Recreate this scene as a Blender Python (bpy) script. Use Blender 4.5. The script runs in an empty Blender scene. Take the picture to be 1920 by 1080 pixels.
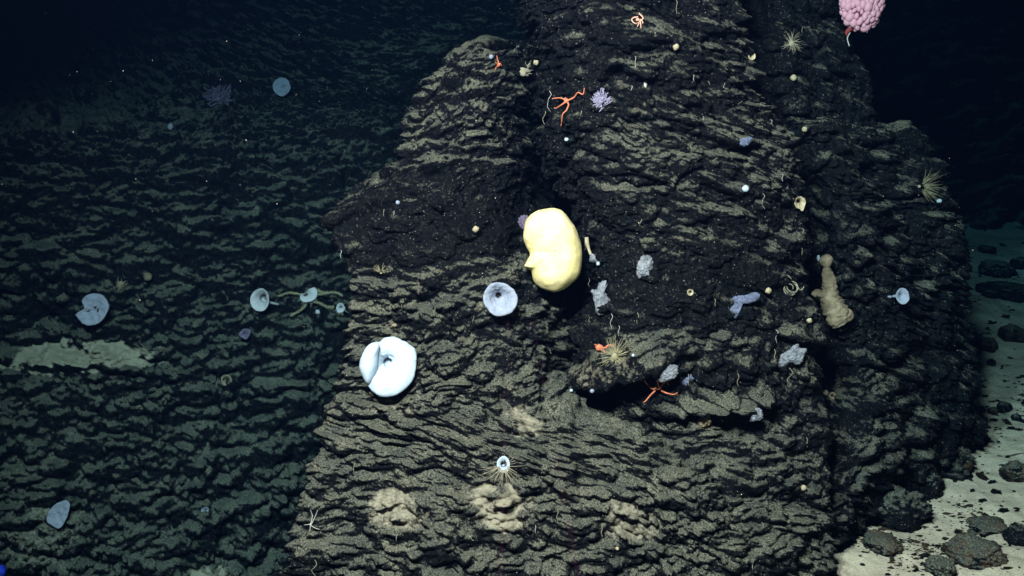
import bpy, math, random
import numpy as np
from mathutils import Vector, Matrix

# ------------------------------------------------------------------ camera
SC = bpy.context.scene
COL = SC.collection
CAM_Z, PITCH, HFOV = 2.2, math.radians(14.0), math.radians(50.0)
FPX = 960.0 / math.tan(HFOV / 2)                      # focal length in photo pixels (1920 wide)
CAM = np.array([0.0, 0.0, CAM_Z])
FWD = np.array([0.0, math.cos(PITCH), -math.sin(PITCH)])
UPV = np.array([0.0, math.sin(PITCH), math.cos(PITCH)])
cam_d = bpy.data.cameras.new('camera'); cam_d.angle = HFOV; cam_d.clip_end = 500; cam_d.clip_start = 0.05
cam = bpy.data.objects.new('camera', cam_d); COL.objects.link(cam)
cam.location = CAM; cam.rotation_euler = (math.pi / 2 - PITCH, 0, 0)
SC.camera = cam

# ------------------------------------------------------------------ world: black deep water, no daylight
W = bpy.data.worlds.new('World'); SC.world = W; W.use_nodes = True
bg = W.node_tree.nodes['Background']
bg.inputs[0].default_value = (0.10, 0.32, 1.0, 1); bg.inputs[1].default_value = 0.0022

# ------------------------------------------------------------------ the diving vehicle's lamps, above and beside the lens
def spot(name, loc, aim, power, size, col=(1, 0.435, 0.345), blend=0.9, rad=0.22):
    l = bpy.data.lights.new(name, 'SPOT'); l.energy = power; l.color = col
    l.spot_size = math.radians(size); l.spot_blend = blend; l.shadow_soft_size = rad
    o = bpy.data.objects.new(name, l); COL.objects.link(o); o.location = loc
    o.rotation_euler = (Vector(aim) - Vector(loc)).to_track_quat('-Z', 'Y').to_euler()
    return o
spot('vehicle_lamp', (-1.25, 0.9, 4.3), (-0.05, 4.4, 0.70), 5350, 85)
spot('vehicle_lamp', (-0.40, 0.6, 4.1), (1.05, 4.7, 0.6), 4700, 92)

SC.view_settings.view_transform = 'Standard'; SC.view_settings.look = 'None'
SC.view_settings.exposure = 0.0; SC.view_settings.gamma = 1.0; SC.view_settings.use_curve_mapping = False
SC.cycles.use_denoising = True
SC.cycles.max_bounces = 5; SC.cycles.diffuse_bounces = 2; SC.cycles.glossy_bounces = 2
SC.cycles.transmission_bounces = 2; SC.cycles.volume_bounces = 0; SC.cycles.use_adaptive_sampling = True
SC.cycles.adaptive_threshold = 0.02
SC.cycles.caustics_reflective = False; SC.cycles.caustics_refractive = False

random.seed(7)
RNG = np.random.default_rng(11)

# ------------------------------------------------------------------ pixel <-> world
def pray(px, py):
    """direction (per unit of forward depth) of photo pixel"""
    a = (np.asarray(px, float) - 960.0) / FPX; b = (540.0 - np.asarray(py, float)) / FPX
    return np.stack([a, FWD[1] + b * UPV[1], FWD[2] + b * UPV[2]], -1)
def atY(px, py, Y):
    d = pray(px, py); t = np.asarray(Y, float) / d[..., 1]
    return CAM + d * t[..., None]
def proj(P):
    D = P - CAM; t = D @ FWD
    return 960 + FPX * D[..., 0] / t, 540 - FPX * (D @ UPV) / t, t

# ------------------------------------------------------------------ noise
def _perm(seed):
    r = np.random.default_rng(seed); p = r.permutation(256); return np.concatenate([p, p, p])
_G = np.random.default_rng(3).normal(size=(256, 3)); _G /= np.linalg.norm(_G, axis=1)[:, None]
def perlin(P, seed=0):
    p = _perm(seed); P = np.asarray(P, float); i = np.floor(P).astype(int); f = P - i; i &= 255
    u = f * f * f * (f * (f * 6 - 15) + 10)
    out = 0
    for dx in (0, 1):
        wx = u[..., 0] if dx else 1 - u[..., 0]
        for dy in (0, 1):
            wy = u[..., 1] if dy else 1 - u[..., 1]
            for dz in (0, 1):
                wz = u[..., 2] if dz else 1 - u[..., 2]
                h = p[p[p[i[..., 0] + dx] + i[..., 1] + dy] + i[..., 2] + dz]
                g = _G[h]
                out = out + wx * wy * wz * (g[..., 0] * (f[..., 0] - dx) + g[..., 1] * (f[..., 1] - dy) + g[..., 2] * (f[..., 2] - dz))
    return out * 1.6
def fbm(P, octs=4, seed=0, gain=0.5):
    s, a = 0, 1.0
    for k in range(octs):
        s = s + a * perlin(P * (2.0 ** k) + 17.3 * k, seed + k); a *= gain
    return s
def smooth(x, a, b):
    t = np.clip((x - a) / (b - a), 0, 1); return t * t * (3 - 2 * t)
def _rand(ix, iy, k, seed):
    h = (ix * 374761393 + iy * 668265263 + k * 2147483647 + seed * 1274126177) & 0xffffffff
    h = ((h ^ (h >> 13)) * 1274126177) & 0xffffffff
    h = ((h ^ (h >> 16)) * 2246822519) & 0xffffffff
    return ((h ^ (h >> 15)) & 0xffffff) / float(0x1000000)
def lumps(U, V, rx, rz, seed, tilt=0.5, ang=0.35, fill=1.0, floor=0.0):
    """union of overlapping sagging lobes on a surface; returns 0..~1.4"""
    cx, cz = rx * 1.15, rz * 1.25
    iu = np.floor(U / cx).astype(np.int64)
    h = np.full_like(U, floor)
    for a in (-1, 0, 1):
        x = iu + a
        ph = _rand(x, x * 0, 7, seed) * 7.3 * cz               # each column of lobes starts at its own height
        iv = np.floor((V - ph) / cz).astype(np.int64)
        for b in (-1, 0, 1):
            y = iv + b
            ou = (x + 0.5 + (_rand(x, y, 0, seed) - 0.5) * 0.95) * cx
            ov = (y + 0.5 + (_rand(x, y, 1, seed) - 0.5) * 0.9) * cz + ph
            sz = 0.45 + 0.75 * _rand(x, y, 2, seed) ** 0.8
            th = (_rand(x, y, 3, seed) - 0.5) * 2 * ang
            am = 0.35 + 0.75 * _rand(x, y, 4, seed)
            am = np.where(_rand(x, y, 5, seed) < fill, am, 0)
            du, dv = U - ou, V - ov
            c, s = np.cos(th), np.sin(th)
            lu = (du * c + dv * s) / (rx * sz); lv = (-du * s + dv * c) / (rz * sz)
            r2 = lu * lu + lv * lv
            q = am * np.sqrt(np.clip(1 - r2, 0, 1)) * (1 - tilt * np.clip(lv, -1, 1))
            h = np.maximum(h, q)
    return h

# ------------------------------------------------------------------ mesh helpers
def link(name, me, mat=None, parent=None):
    o = bpy.data.objects.new(name, me); COL.objects.link(o)
    if mat is not None and not me.materials: me.materials.append(mat)
    if parent is not None:
        o.parent = parent; o.matrix_parent_inverse = Matrix.Translation(-parent.location)
    return o
def tag(o, label, cat, group=None, kind=None):
    if label: o['label'] = label
    if cat: o['category'] = cat
    if group: o['group'] = group
    if kind: o['kind'] = kind
    return o
def empty(name, loc, label=None, cat=None, group=None):
    o = bpy.data.objects.new(name, None); COL.objects.link(o); o.location = loc; o.empty_display_size = 0.05
    tag(o, label, cat, group); return o
def mesh(name, V, F, smooth_=True):
    me = bpy.data.meshes.new(name)
    V = np.asarray(V, dtype=np.float32)
    if isinstance(F, np.ndarray):
        k = F.shape[1]
        me.vertices.add(len(V)); me.vertices.foreach_set('co', V.ravel())
        me.loops.add(F.size); me.loops.foreach_set('vertex_index', F.astype(np.int32).ravel())
        me.polygons.add(len(F)); me.polygons.foreach_set('loop_start', np.arange(0, F.size, k, dtype=np.int32))
        me.polygons.foreach_set('loop_total', np.full(len(F), k, dtype=np.int32))
        me.update(calc_edges=True)
    else:
        me.from_pydata([tuple(map(float, v)) for v in V], [], F); me.update()
    me.polygons.foreach_set('use_smooth', np.full(len(me.polygons), smooth_, dtype=bool))
    return me
def grid_faces(n, m, wrap=False):
    i = np.arange(n - 1)[:, None]; mm = m if wrap else m - 1
    j = np.arange(mm)[None, :]; j2 = (j + 1) % m
    a = i * m + j; b = i * m + j2; c = (i + 1) * m + j2; d = (i + 1) * m + j
    return np.stack([a, b, c, d], -1).reshape(-1, 4)
def attr(me, name, vals):
    at = me.attributes.new(name, 'FLOAT', 'POINT'); at.data.foreach_set('value', np.asarray(vals, np.float32).ravel())
def grid_normals(P):
    du = np.gradient(P, axis=1); dv = np.gradient(P, axis=0)
    n = np.cross(du, dv); n /= np.linalg.norm(n, axis=-1, keepdims=True) + 1e-12
    return n
def blur(A, k):
    """box blur along both axes, twice"""
    def b1(A, k, ax):
        pad = [(0, 0)] * A.ndim; pad[ax] = (k + 1, k)
        c = np.cumsum(np.pad(A, pad, mode='edge'), axis=ax, dtype=np.float64)
        s1 = [slice(None)] * A.ndim; s2 = list(s1)
        s1[ax] = slice(2 * k + 1, None); s2[ax] = slice(0, -(2 * k + 1))
        return (c[tuple(s1)] - c[tuple(s2)]) / (2 * k + 1)
    for _ in range(2):
        A = b1(b1(A, k, 0), k, 1)
    return A

# ------------------------------------------------------------------ materials
def mat(name):
    m = bpy.data.materials.new(name); m.use_nodes = True; nt = m.node_tree
    return m, nt, nt.nodes['Principled BSDF']
def N(nt, t, **kw):
    n = nt.nodes.new(t)
    for k, v in kw.items(): setattr(n, k, v)
    return n
def noise(nt, scale, detail=3, rough=0.55, coord=None):
    n = N(nt, 'ShaderNodeTexNoise'); n.inputs['Scale'].default_value = scale
    n.inputs['Detail'].default_value = detail; n.inputs['Roughness'].default_value = rough
    if coord: nt.links.new(coord, n.inputs['Vector'])
    return n
def ramp(nt, src, a, b, ca=(0, 0, 0, 1), cb=(1, 1, 1, 1)):
    r = N(nt, 'ShaderNodeValToRGB'); r.color_ramp.elements[0].position = a; r.color_ramp.elements[1].position = b
    r.color_ramp.elements[0].color = ca; r.color_ramp.elements[1].color = cb
    nt.links.new(src, r.inputs[0]); return r
def mix(nt, fac, a, b, mode='MIX'):
    m = N(nt, 'ShaderNodeMix', data_type='RGBA', blend_type=mode)
    for s, v in ((0, fac), (6, a), (7, b)):
        if hasattr(v, 'is_linked') or hasattr(v, 'links'): nt.links.new(v, m.inputs[s])
        else: m.inputs[s].default_value = v
    return m.outputs[2]
def mth(nt, op, a, b=0.5, clamp=False):
    m = N(nt, 'ShaderNodeMath', operation=op, use_clamp=clamp)
    for s, v in ((0, a), (1, b)):
        if hasattr(v, 'links'): nt.links.new(v, m.inputs[s])
        else: m.inputs[s].default_value = v
    return m.outputs[0]

def rock_material(name, specks=1.0):
    m, nt, p = mat(name)
    tc = N(nt, 'ShaderNodeTexCoord').outputs['Object']
    sed = N(nt, 'ShaderNodeAttribute', attribute_name='sed').outputs['Fac']
    sand = N(nt, 'ShaderNodeAttribute', attribute_name='sand').outputs['Fac']
    n1 = noise(nt, 42, 4, 0.7, tc); n2 = noise(nt, 150, 3, 0.75, tc); n3 = noise(nt, 9, 3, 0.5, tc)
    # dusting breaks up at the edges
    br = mth(nt, 'MULTIPLY_ADD', n1.outputs['Fac'], 1.5); br.node.inputs[2].default_value = -0.75
    br2 = mth(nt, 'MULTIPLY_ADD', n2.outputs['Fac'], 1.5); br2.node.inputs[2].default_value = -0.75
    f = mth(nt, 'ADD', sed, br); f = mth(nt, 'ADD', f, br2)
    f = ramp(nt, f, 0.24, 0.92).outputs[0]
    grain = ramp(nt, n2.outputs['Fac'], 0.38, 0.62, (0.026, 0.027, 0.024, 1), (0.180, 0.190, 0.156, 1)).outputs[0]
    tone = ramp(nt, n3.outputs['Fac'], 0.3, 0.7, (0.55, 0.57, 0.58, 1), (1.15, 1.08, 0.95, 1)).outputs[0]
    sedc = mix(nt, 1.0, grain, tone, 'MULTIPLY')
    crust = ramp(nt, n1.outputs['Fac'], 0.35, 0.7, (0.0014, 0.0021, 0.0036, 1), (0.0052, 0.0066, 0.0084, 1)).outputs[0]
    vo = N(nt, 'ShaderNodeTexVoronoi'); vo.inputs['Scale'].default_value = 70; nt.links.new(tc, vo.inputs['Vector'])
    sp = ramp(nt, vo.outputs['Distance'], 0.07, 0.15, (1, 1, 1, 1), (0, 0, 0, 1)).outputs[0]
    keep = ramp(nt, N(nt, 'ShaderNodeSeparateColor').outputs[0], 0.35, 0.45)
    sepn = keep.inputs[0].links[0].from_node; nt.links.new(vo.outputs['Color'], sepn.inputs[0])
    sp = mth(nt, 'MULTIPLY', sp, keep.outputs[0]); sp = mth(nt, 'MULTIPLY', sp, 0.8 * specks)
    crust = mix(nt, sp, crust, (0.36, 0.34, 0.28, 1))
    n4 = noise(nt, 95, 3, 0.8, tc)
    dust = mth(nt, 'MULTIPLY', ramp(nt, n4.outputs['Fac'], 0.57, 0.74).outputs[0], 0.30)
    dust = mth(nt, 'MULTIPLY', dust, ramp(nt, n3.outputs['Fac'], 0.38, 0.6).outputs[0])
    crust = mix(nt, dust, crust, (0.20, 0.19, 0.16, 1))
    c = mix(nt, f, crust, sedc)
    sandc = mix(nt, n2.outputs['Fac'], (0.20, 0.185, 0.13, 1), (0.40, 0.37, 0.27, 1))
    sf = mth(nt, 'ADD', sand, br); sf = ramp(nt, sf, 0.35, 0.85).outputs[0]
    c = mix(nt, sf, c, sandc)
    nt.links.new(c, p.inputs['Base Color'])
    p.inputs['Specular IOR Level'].default_value = 0.06
    r = mth(nt, 'MULTIPLY_ADD', f, 0.35, False); r.node.inputs[2].default_value = 0.6
    nt.links.new(r, p.inputs['Roughness'])
    b = N(nt, 'ShaderNodeBump'); b.inputs['Distance'].default_value = 0.010; b.inputs['Strength'].default_value = 1.0
    hh = mth(nt, 'ADD', n1.outputs['Fac'], mth(nt, 'MULTIPLY', n2.outputs['Fac'], 0.6))
    nt.links.new(hh, b.inputs['Height']); nt.links.new(b.outputs[0], p.inputs['Normal'])
    return m
M_ROCK = rock_material('manganese_crusted_rock')
M_FAR = rock_material('manganese_crusted_rock_slope', 0.5)

def sand_material():
    m, nt, p = mat('seabed_sand')
    tc = N(nt, 'ShaderNodeTexCoord').outputs['Object']
    n1 = noise(nt, 6, 4, 0.6, tc); n2 = noise(nt, 140, 3, 0.7, tc); n3 = noise(nt, 28, 3, 0.6, tc)
    c = ramp(nt, n1.outputs['Fac'], 0.3, 0.7, (0.42, 0.35, 0.245, 1), (0.58, 0.49, 0.35, 1)).outputs[0]
    c = mix(nt, 0.55, c, ramp(nt, n2.outputs['Fac'], 0.35, 0.65, (0.20, 0.17, 0.12, 1), (0.56, 0.49, 0.37, 1)).outputs[0])
    d = ramp(nt, n3.outputs['Fac'], 0.62, 0.74).outputs[0]
    c = mix(nt, mth(nt, 'MULTIPLY', d, 0.55), c, (0.10, 0.075, 0.05, 1))
    nt.links.new(c, p.inputs['Base Color']); p.inputs['Roughness'].default_value = 0.95
    p.inputs['Specular IOR Level'].default_value = 0.1
    b = N(nt, 'ShaderNodeBump'); b.inputs['Distance'].default_value = 0.008; b.inputs['Strength'].default_value = 0.6
    nt.links.new(mth(nt, 'ADD', n2.outputs['Fac'], n3.outputs['Fac']), b.inputs['Height'])
    nt.links.new(b.outputs[0], p.inputs['Normal'])
    return m
M_SAND = sand_material()

# ------------------------------------------------------------------ rock surfaces from control nets
TERR = []      # (points, normals, pixel x, pixel y, depth) of every rock surface, for standing things on it
def catmull(C, t):
    """C (n,...) control values, t in 0..n-1 -> values"""
    n = len(C); i = np.clip(np.floor(t).astype(int), 0, n - 2); f = (t - i)
    f = f.reshape(f.shape + (1,) * (C.ndim - 1))
    a, b, c, d = C[np.clip(i - 1, 0, n - 1)], C[i], C[i + 1], C[np.clip(i + 2, 0, n - 1)]
    return 0.5 * (2 * b + (c - a) * f + (2 * a - 5 * b + 4 * c - d) * f * f + (3 * b - a - 3 * c + d) * f ** 3)
def even(C, step, wt=None):
    """parameter values spaced about `step` metres along a control polyline"""
    t = np.linspace(0, len(C) - 1, 800); P = catmull(C, t)
    d = np.linalg.norm(np.diff(P, axis=0), axis=1)
    L = np.concatenate([[0], np.cumsum(d)])
    if wt is not None: d = d * np.asarray(wt, float)[np.minimum(t[:-1].astype(int), len(wt) - 1)]   # coarser where hidden
    s = np.concatenate([[0], np.cumsum(d)])
    tt = np.interp(np.linspace(0, s[-1], max(8, int(s[-1] / step))), s, t)
    return tt, np.interp(tt, t, L)
def rock_sheet(name, net, step, mt, parent=None, seed=0, lean=0.0, amp=1.0, scale=1.0, ledges=(), sands=(), sedbias=0.0, layers=None, closed=True, pits=0.028, short=1.12):
    """net: rows of (x,y,z,amp,sed)"""
    net = np.asarray(net, float)
    G = net[..., :3]
    midr = G.mean(axis=0); midc = G.mean(axis=1)
    # longest lines decide the sampling
    nr, nc = G.shape[:2]
    wu = [0.12, 0.4] + [1] * (nc - 5) + [0.4, 0.12] if closed else None
    py_r = proj(midc)[1]; wv = [1.0 if min(py_r[k], py_r[k + 1]) < 1085 and max(py_r[k], py_r[k + 1]) > -5 else 0.15 for k in range(nr - 1)]
    if closed: wv[0] = 0.15
    tu, Lu = even(midr, step, wu); tv, Lv = even(midc, step, wv)
    A = catmull(net, tv); A = np.swapaxes(catmull(np.swapaxes(A, 0, 1), tu), 0, 1)
    P = A[..., :3]; am = np.clip(A[..., 3], 0.05, 3) * amp; sd = A[..., 4]
    nrm = blur(grid_normals(P), 6); nrm /= np.linalg.norm(nrm, axis=-1, keepdims=True) + 1e-9
    flip = ((P - CAM) * nrm).sum(-1).mean() > 0
    if flip: nrm = -nrm
    def arc(ax):                                                      # true lengths along the sheet, from its middle
        d = np.linalg.norm(np.diff(P, axis=ax), axis=-1)
        L = np.concatenate([np.zeros_like(np.take(d, [0], ax)), np.cumsum(d, axis=ax)], axis=ax)
        return L - np.take(L, [L.shape[ax] // 2], ax)
    U, V = arc(1), 1.2 * P[..., 2] + 0.35 * P[..., 1]                # lobes lie level
    px, py, dep = proj(P)
    c, s = math.cos(lean), math.sin(lean)
    U, V = U * c - V * s, U * s + V * c
    wq = P / scale
    w1 = fbm(wq * 2.2, 3, seed); w2 = fbm(wq * 2.2 + 40, 3, seed + 5)
    U2 = short * (U / scale + 0.10 * w1 + 0.02 * perlin(wq * 9 + 3, seed + 8)); V2 = (V / scale + 0.04 * w2 + 0.022 * perlin(wq * 8, seed + 9))
    low = fbm(wq * 1.7 + 9, 3, seed + 21)
    big = lumps(U2, V2, 0.115, 0.072, seed + 1, 0.6, 0.35, 0.75)
    med = lumps(U2 + 0.3, V2, 0.050, 0.029, seed + 2, 0.7, 0.65, 0.85, 0.36)
    sm = lumps(U2, V2 + 0.02 * w1, 0.025, 0.0155, seed + 3, 0.7, 0.8, 0.85, 0.32)
    ti = lumps(U2, V2, 0.017, 0.0095, seed + 4, 0.7, 0.7, 0.85)
    fine = fbm(wq * 55, 3, seed + 6)
    La = layers or (0.035, 0.034, 0.027, 0.0160, 0.0090, 0.0060)
    patch = smooth(fbm(wq * 1.4 + 77, 2, seed + 31), -0.6, 0.5)     # lumpier and smoother stretches
    h = La[0] * low + La[1] * big + am * (0.55 + 0.6 * patch) * (La[2] * med + La[3] * sm * (0.5 + med)) + La[4] * ti * (0.4 + 0.6 * np.clip(am, 0.3, 1.5)) + La[5] * fine
    iso = fbm(wq * np.array([5.5, 5.5, 7.0]) + 3, 3, seed + 71)
    pit = smooth(perlin(np.stack([U2 * 4.2, V2 * 8.0, 0 * U2 + seed], -1), seed + 81), 0.16, 0.42)
    h = h + 0.016 * iso - pits * np.clip(am, 0, 1.2) * pit
    h = h * scale
    h = h - h.mean()
    for (lx, ly, rx, ry, a, t) in ledges:                             # shelves: flat on top, undercut below
        q = (px - lx) / rx + 0.25 * w1; r = (py - ly - t * (px - lx)) / ry + 0.35 * w2 + 0.25 * fbm(wq * 8, 2, seed + 61)
        prof = np.where(r < 0, np.exp(-(r * 1.6) ** 2), np.exp(-(r * 4.2) ** 2))
        h = h + a * prof * np.exp(-np.abs(q) ** 2.5)
    sag = np.array([0, 0, -1.0])
    Q = P + nrm * h[..., None] + sag * (0.30 * (h - La[0] * low * scale))[..., None]
    gn = grid_normals(Q)
    if flip: gn = -gn
    k = max(1, int(0.010 / step * scale)); gs = blur(gn, k); gs /= np.linalg.norm(gs, axis=-1, keepdims=True) + 1e-9
    up = 0.55 * gs[..., 2] + 0.45 * gn[..., 2]
    sed = smooth(up + 0.16 * fbm(wq * 9, 3, seed + 41) + sd + sedbias, 0.38, 0.86)
    ledge_amt = np.zeros_like(h)
    sand = np.zeros_like(h)
    kk = max(2, int(0.035 / step)); hollow = np.clip((blur(h, kk) - h) / 0.022, -1.2, 1.2)   # sand gathers in hollows
    for (lx, ly, rx, ry, a) in sands:
        r = ((px - lx) / rx) ** 2 + ((py - ly) / ry) ** 2 + 0.8 * w1 + 0.7 * fbm(wq * 11, 3, seed + 51) - 0.35 * hollow
        sand = np.maximum(sand, a * (1 - smooth(r, 0.2, 1.5)) * smooth(gs[..., 2], -0.25, 0.25))
    n, m_ = Q.shape[:2]
    F = grid_faces(n, m_)
    if not flip: F = F[:, ::-1]
    me = mesh(name, Q.reshape(-1, 3), F)
    attr(me, 'sed', sed); attr(me, 'sand', sand)
    o = link(name, me, mt, parent)
    qx, qy, qd = proj(Q)
    inb = (qx > -60) & (qx < 1980) & (qy > -80) & (qy < 1140) & (qd > 0.5)
    TERR.append((Q[inb], gs[inb], qx[inb], qy[inb], qd[inb]))
    return o

def row(py, pxs, Ys, amps=None, seds=None):
    n = len(pxs); amps = amps if amps is not None else [1] * n; seds = seds if seds is not None else [0] * n
    if np.isscalar(amps): amps = [amps] * n
    if np.isscalar(seds): seds = [seds] * n
    P = atY(np.array(pxs, float), np.full(n, float(py)), np.array(Ys, float))
    return [list(P[i]) + [amps[i], seds[i]] for i in range(n)]
def back(r, dy0=1.0, dy1=1.0, dx0=0.25, dx1=-0.25):
    """close a row round the back: hidden points behind both ends"""
    a, b = list(r[0]), list(r[-1])
    a0 = [a[0] + dx0, a[1] + dy0, a[2], a[3], a[4]]; b0 = [b[0] + dx1, b[1] + dy1, b[2], b[3], b[4]]
    a1 = [a[0] + 0.02, a[1] + dy0 * 0.18, a[2], a[3], a[4]]; b1 = [b[0] - 0.02, b[1] + dy1 * 0.18, b[2], b[3], b[4]]
    return [a0, a1] + r + [b1, b0]
def topcap(rows, dz=0.1, dy=1.0):
    t = [[p[0], p[1] + dy, p[2] + dz, p[3], p[4]] for p in rows[0]]
    t2 = [[p[0], p[1] + 0.12 * dy, p[2] + dz * 0.7, p[3], p[4]] for p in rows[0]]
    return [t, t2] + rows

outcrop = empty('rock_outcrop', (0.3, 4.4, 0.0), 'tall black rock outcrop dusted with pale sediment in the middle', 'rock')

# front slab with the stepped left edge
def srow(py, L, R, YL, YM, YR, amp=1.0, sed=0.0, gr=0.26):
    f = np.array([0, 0.10, 0.3, 0.55, 0.8, 1.0]); px = L + (R - L) * f
    Y = np.interp(f, [0, 0.4, 0.75, 1.0], [YL, YM, YM + 0.25 * (YR - YM), YR + gr])
    return back(row(py, px, Y, amp, sed), 0.9, 0.9)
slab = [
    srow(92, 890, 1010, 4.98, 4.95, 5.15, 0.7, -0.12),
    srow(135, 828, 1015, 4.86, 4.84, 5.12, 0.9, 0.02),
    srow(200, 788, 1020, 4.76, 4.72, 5.10, 0.9, 0.0),
    srow(262, 757, 1025, 4.68, 4.64, 5.05, 0.9, -0.03),
    srow(318, 738, 1030, 4.62, 4.55, 4.98, 0.6, -0.20),
    srow(378, 640, 1040, 4.56, 4.44, 4.88, 0.45, -0.28),
    srow(430, 617, 1060, 4.50, 4.40, 4.76, 0.45, -0.30),
    srow(485, 640, 1070, 4.44, 4.37, 4.62, 0.6, -0.18),
    srow(540, 650, 1080, 4.36, 4.29, 4.50, 1.0, 0.04),
    srow(620, 648, 1090, 4.28, 4.20, 4.38, 1.0, 0.05),
    srow(700, 640, 1080, 4.19, 4.10, 4.26, 1.0, 0.05),
    srow(770, 614, 1090, 4.10, 4.02, 4.14, 1.0, 0.08, 0),
    srow(850, 600, 1240, 4.00, 3.93, 3.98, 1.0, 0.10, 0),
    srow(930, 580, 1330, 3.92, 3.84, 3.88, 1.0, 0.10, 0),
    srow(1010, 560, 1360, 3.84, 3.76, 3.82, 1.1, 0.06, 0),
    srow(1090, 553, 1380, 3.76, 3.68, 3.76, 1.2, 0.0, 0),
    srow(1300, 545, 1400, 3.66, 3.56, 3.62, 1.2, -0.1),
    srow(1560, 540, 1400, 3.60, 3.50, 3.55, 1.2, -0.1),
]
STEP = 0.0046
rock_sheet('slab', topcap(slab, -0.35, 0.7), STEP, M_ROCK, outcrop, seed=3, lean=0.0,
    sands=[(935, 955, 80, 46, 0.85), (745, 955, 55, 36, 0.7), (985, 790, 40, 55, 0.75), (1180, 975, 70, 46, 0.7), (760, 750, 80, 30, 0.5), (640, 790, 40, 30, 0.4)],
    ledges=[(730, 362, 120, 40, 0.05, -0.45), (800, 330, 70, 30, 0.03, -0.2)])

# central pillar
def prow(py, L, R, YL, YC, YR, amp=1.0, sed=0.0, sh=0.22):
    R = R + 9 * math.sin(py * 0.021 + 1) + 7 * math.sin(py * 0.053) - 6
    f = np.array([0, 0.12, 0.3, 0.5, 0.72, 0.92, 1.0]); px = L + (R - L) * f
    Y = np.interp(f, [0, 0.12, 0.3, 0.6, 0.92, 1.0], [YL + 0.08, YL - (YL - YC) * 0.7, YC - 0.02, YC - 0.03, YR - 0.10, YR - 0.02])
    return back(row(py, px, Y, amp, [sed + d for d in (-0.08, -0.06, 0, 0, 0, 0.10, 0.06)]), 0.9, 0.8, 0.2, -0.2)
pillar = [
    prow(-420, 930, 1370, 5.05, 4.86, 5.02, 1.0, -0.03),
    prow(-200, 940, 1375, 5.03, 4.82, 4.97, 1.0, -0.03),
    prow(0, 965, 1390, 4.98, 4.72, 4.90, 1.0, -0.02),
    prow(60, 985, 1400, 4.96, 4.68, 4.87, 1.0, 0.0),
    prow(130, 1003, 1415, 4.93, 4.64, 4.84, 1.0, 0.0),
    prow(200, 1003, 1448, 4.88, 4.60, 4.80, 1.0, 0.0),
    prow(270, 1003, 1480, 4.84, 4.55, 4.76, 1.0, 0.03),
    prow(340, 1020, 1503, 4.78, 4.49, 4.71, 1.0, 0.02),
    prow(410, 1062, 1520, 4.72, 4.44, 4.66, 1.0, -0.02),
    prow(480, 1085, 1530, 4.62, 4.38, 4.61, 0.8, -0.08),
    prow(550, 1090, 1540, 4.54, 4.34, 4.56, 0.75, -0.12),
    prow(610, 1075, 1545, 4.48, 4.31, 4.51, 0.8, -0.10),
    prow(680, 1060, 1552, 4.42, 4.24, 4.46, 0.9, 0.02),
    prow(745, 1060, 1558, 4.42, 4.26, 4.42, 0.9, -0.04),
    prow(830, 1060, 1566, 4.36, 4.18, 4.33, 0.9, -0.06),
    prow(920, 1060, 1566, 4.20, 3.99, 4.23, 1.0, 0.03),
    prow(1000, 1060, 1562, 3.95, 3.85, 4.12, 1.1, 0.03),
    prow(1090, 1060, 1555, 3.86, 3.76, 4.00, 1.1, 0.0),
    prow(1300, 1060, 1550, 3.78, 3.66, 3.85, 1.1, -0.1),
    prow(1560, 1060, 1550, 3.7, 3.60, 3.75, 1.1, -0.1),
]
rock_sheet('pillar', topcap(pillar, 0.02, 0.8), STEP, M_ROCK, outcrop, seed=12, lean=0.22, sedbias=-0.03,
    ledges=[(1165, 700, 120, 46, 0.12, -0.24), (1330, 768, 125, 40, 0.11, -0.08), (1470, 625, 80, 30, 0.05, 0.2)],
    sands=[(1185, 985, 62, 42, 0.7), (1165, 690, 95, 24, 0.45)])

# block beyond the fissure
def brow(py, L, R, YL, YM, YR, amp=1.0, sed=-0.06):
    g = 1 - float(smooth(np.array(float(py)), 680, 960))
    YL, YM, sed = YL + 0.22 * g - 0.06 * (1 - g), YM + 0.14 * g - 0.10 * (1 - g), sed - 0.06
    f = np.array([0, 0.2, 0.45, 0.7, 0.92, 1.0]); px = L + (R - L) * f
    Y = np.interp(f, [0, 0.45, 0.92, 1.0], [YL, YM, YR - 0.12, YR])
    return back(row(py, px, Y, amp, sed), 0.5, 1.0, -0.1, -0.1)
block = [
    brow(-420, 1300, 1530, 5.28, 5.26, 5.75, 0.6),
    brow(-200, 1310, 1550, 5.25, 5.22, 5.70, 0.6),
    brow(0, 1320, 1580, 5.18, 5.14, 5.62, 0.6),
    brow(70, 1335, 1603, 5.14, 5.10, 5.58, 0.6),
    brow(150, 1355, 1632, 5.10, 5.06, 5.54, 0.6),
    brow(222, 1380, 1650, 5.05, 5.02, 5.52, 0.8),
    brow(245, 1400, 1700, 5.03, 5.00, 5.52, 0.9),
    brow(300, 1420, 1748, 5.00, 4.97, 5.52, 1.0),
    brow(370, 1440, 1774, 4.95, 4.92, 5.50, 1.0),
    brow(440, 1460, 1803, 4.90, 4.87, 5.48, 1.0),
    brow(540, 1480, 1813, 4.82, 4.80, 5.44, 1.0, -0.10),
    brow(640, 1490, 1820, 4.72, 4.72, 5.38, 1.0, -0.10),
    brow(740, 1500, 1824, 4.62, 4.62, 5.32, 1.0, -0.05),
    brow(840, 1505, 1818, 4.50, 4.52, 5.24, 1.0, -0.08),
    brow(900, 1505, 1768, 4.42, 4.46, 5.02, 1.0, -0.08),
    brow(960, 1500, 1722, 4.34, 4.40, 4.85, 1.0, -0.08),
    brow(1020, 1490, 1650, 4.22, 4.30, 4.62, 1.0, -0.08),
    brow(1100, 1480, 1580, 4.10, 4.18, 4.40, 1.0, -0.08),
    brow(1300, 1480, 1560, 4.00, 4.05, 4.30, 1.0, -0.08),
]
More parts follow.
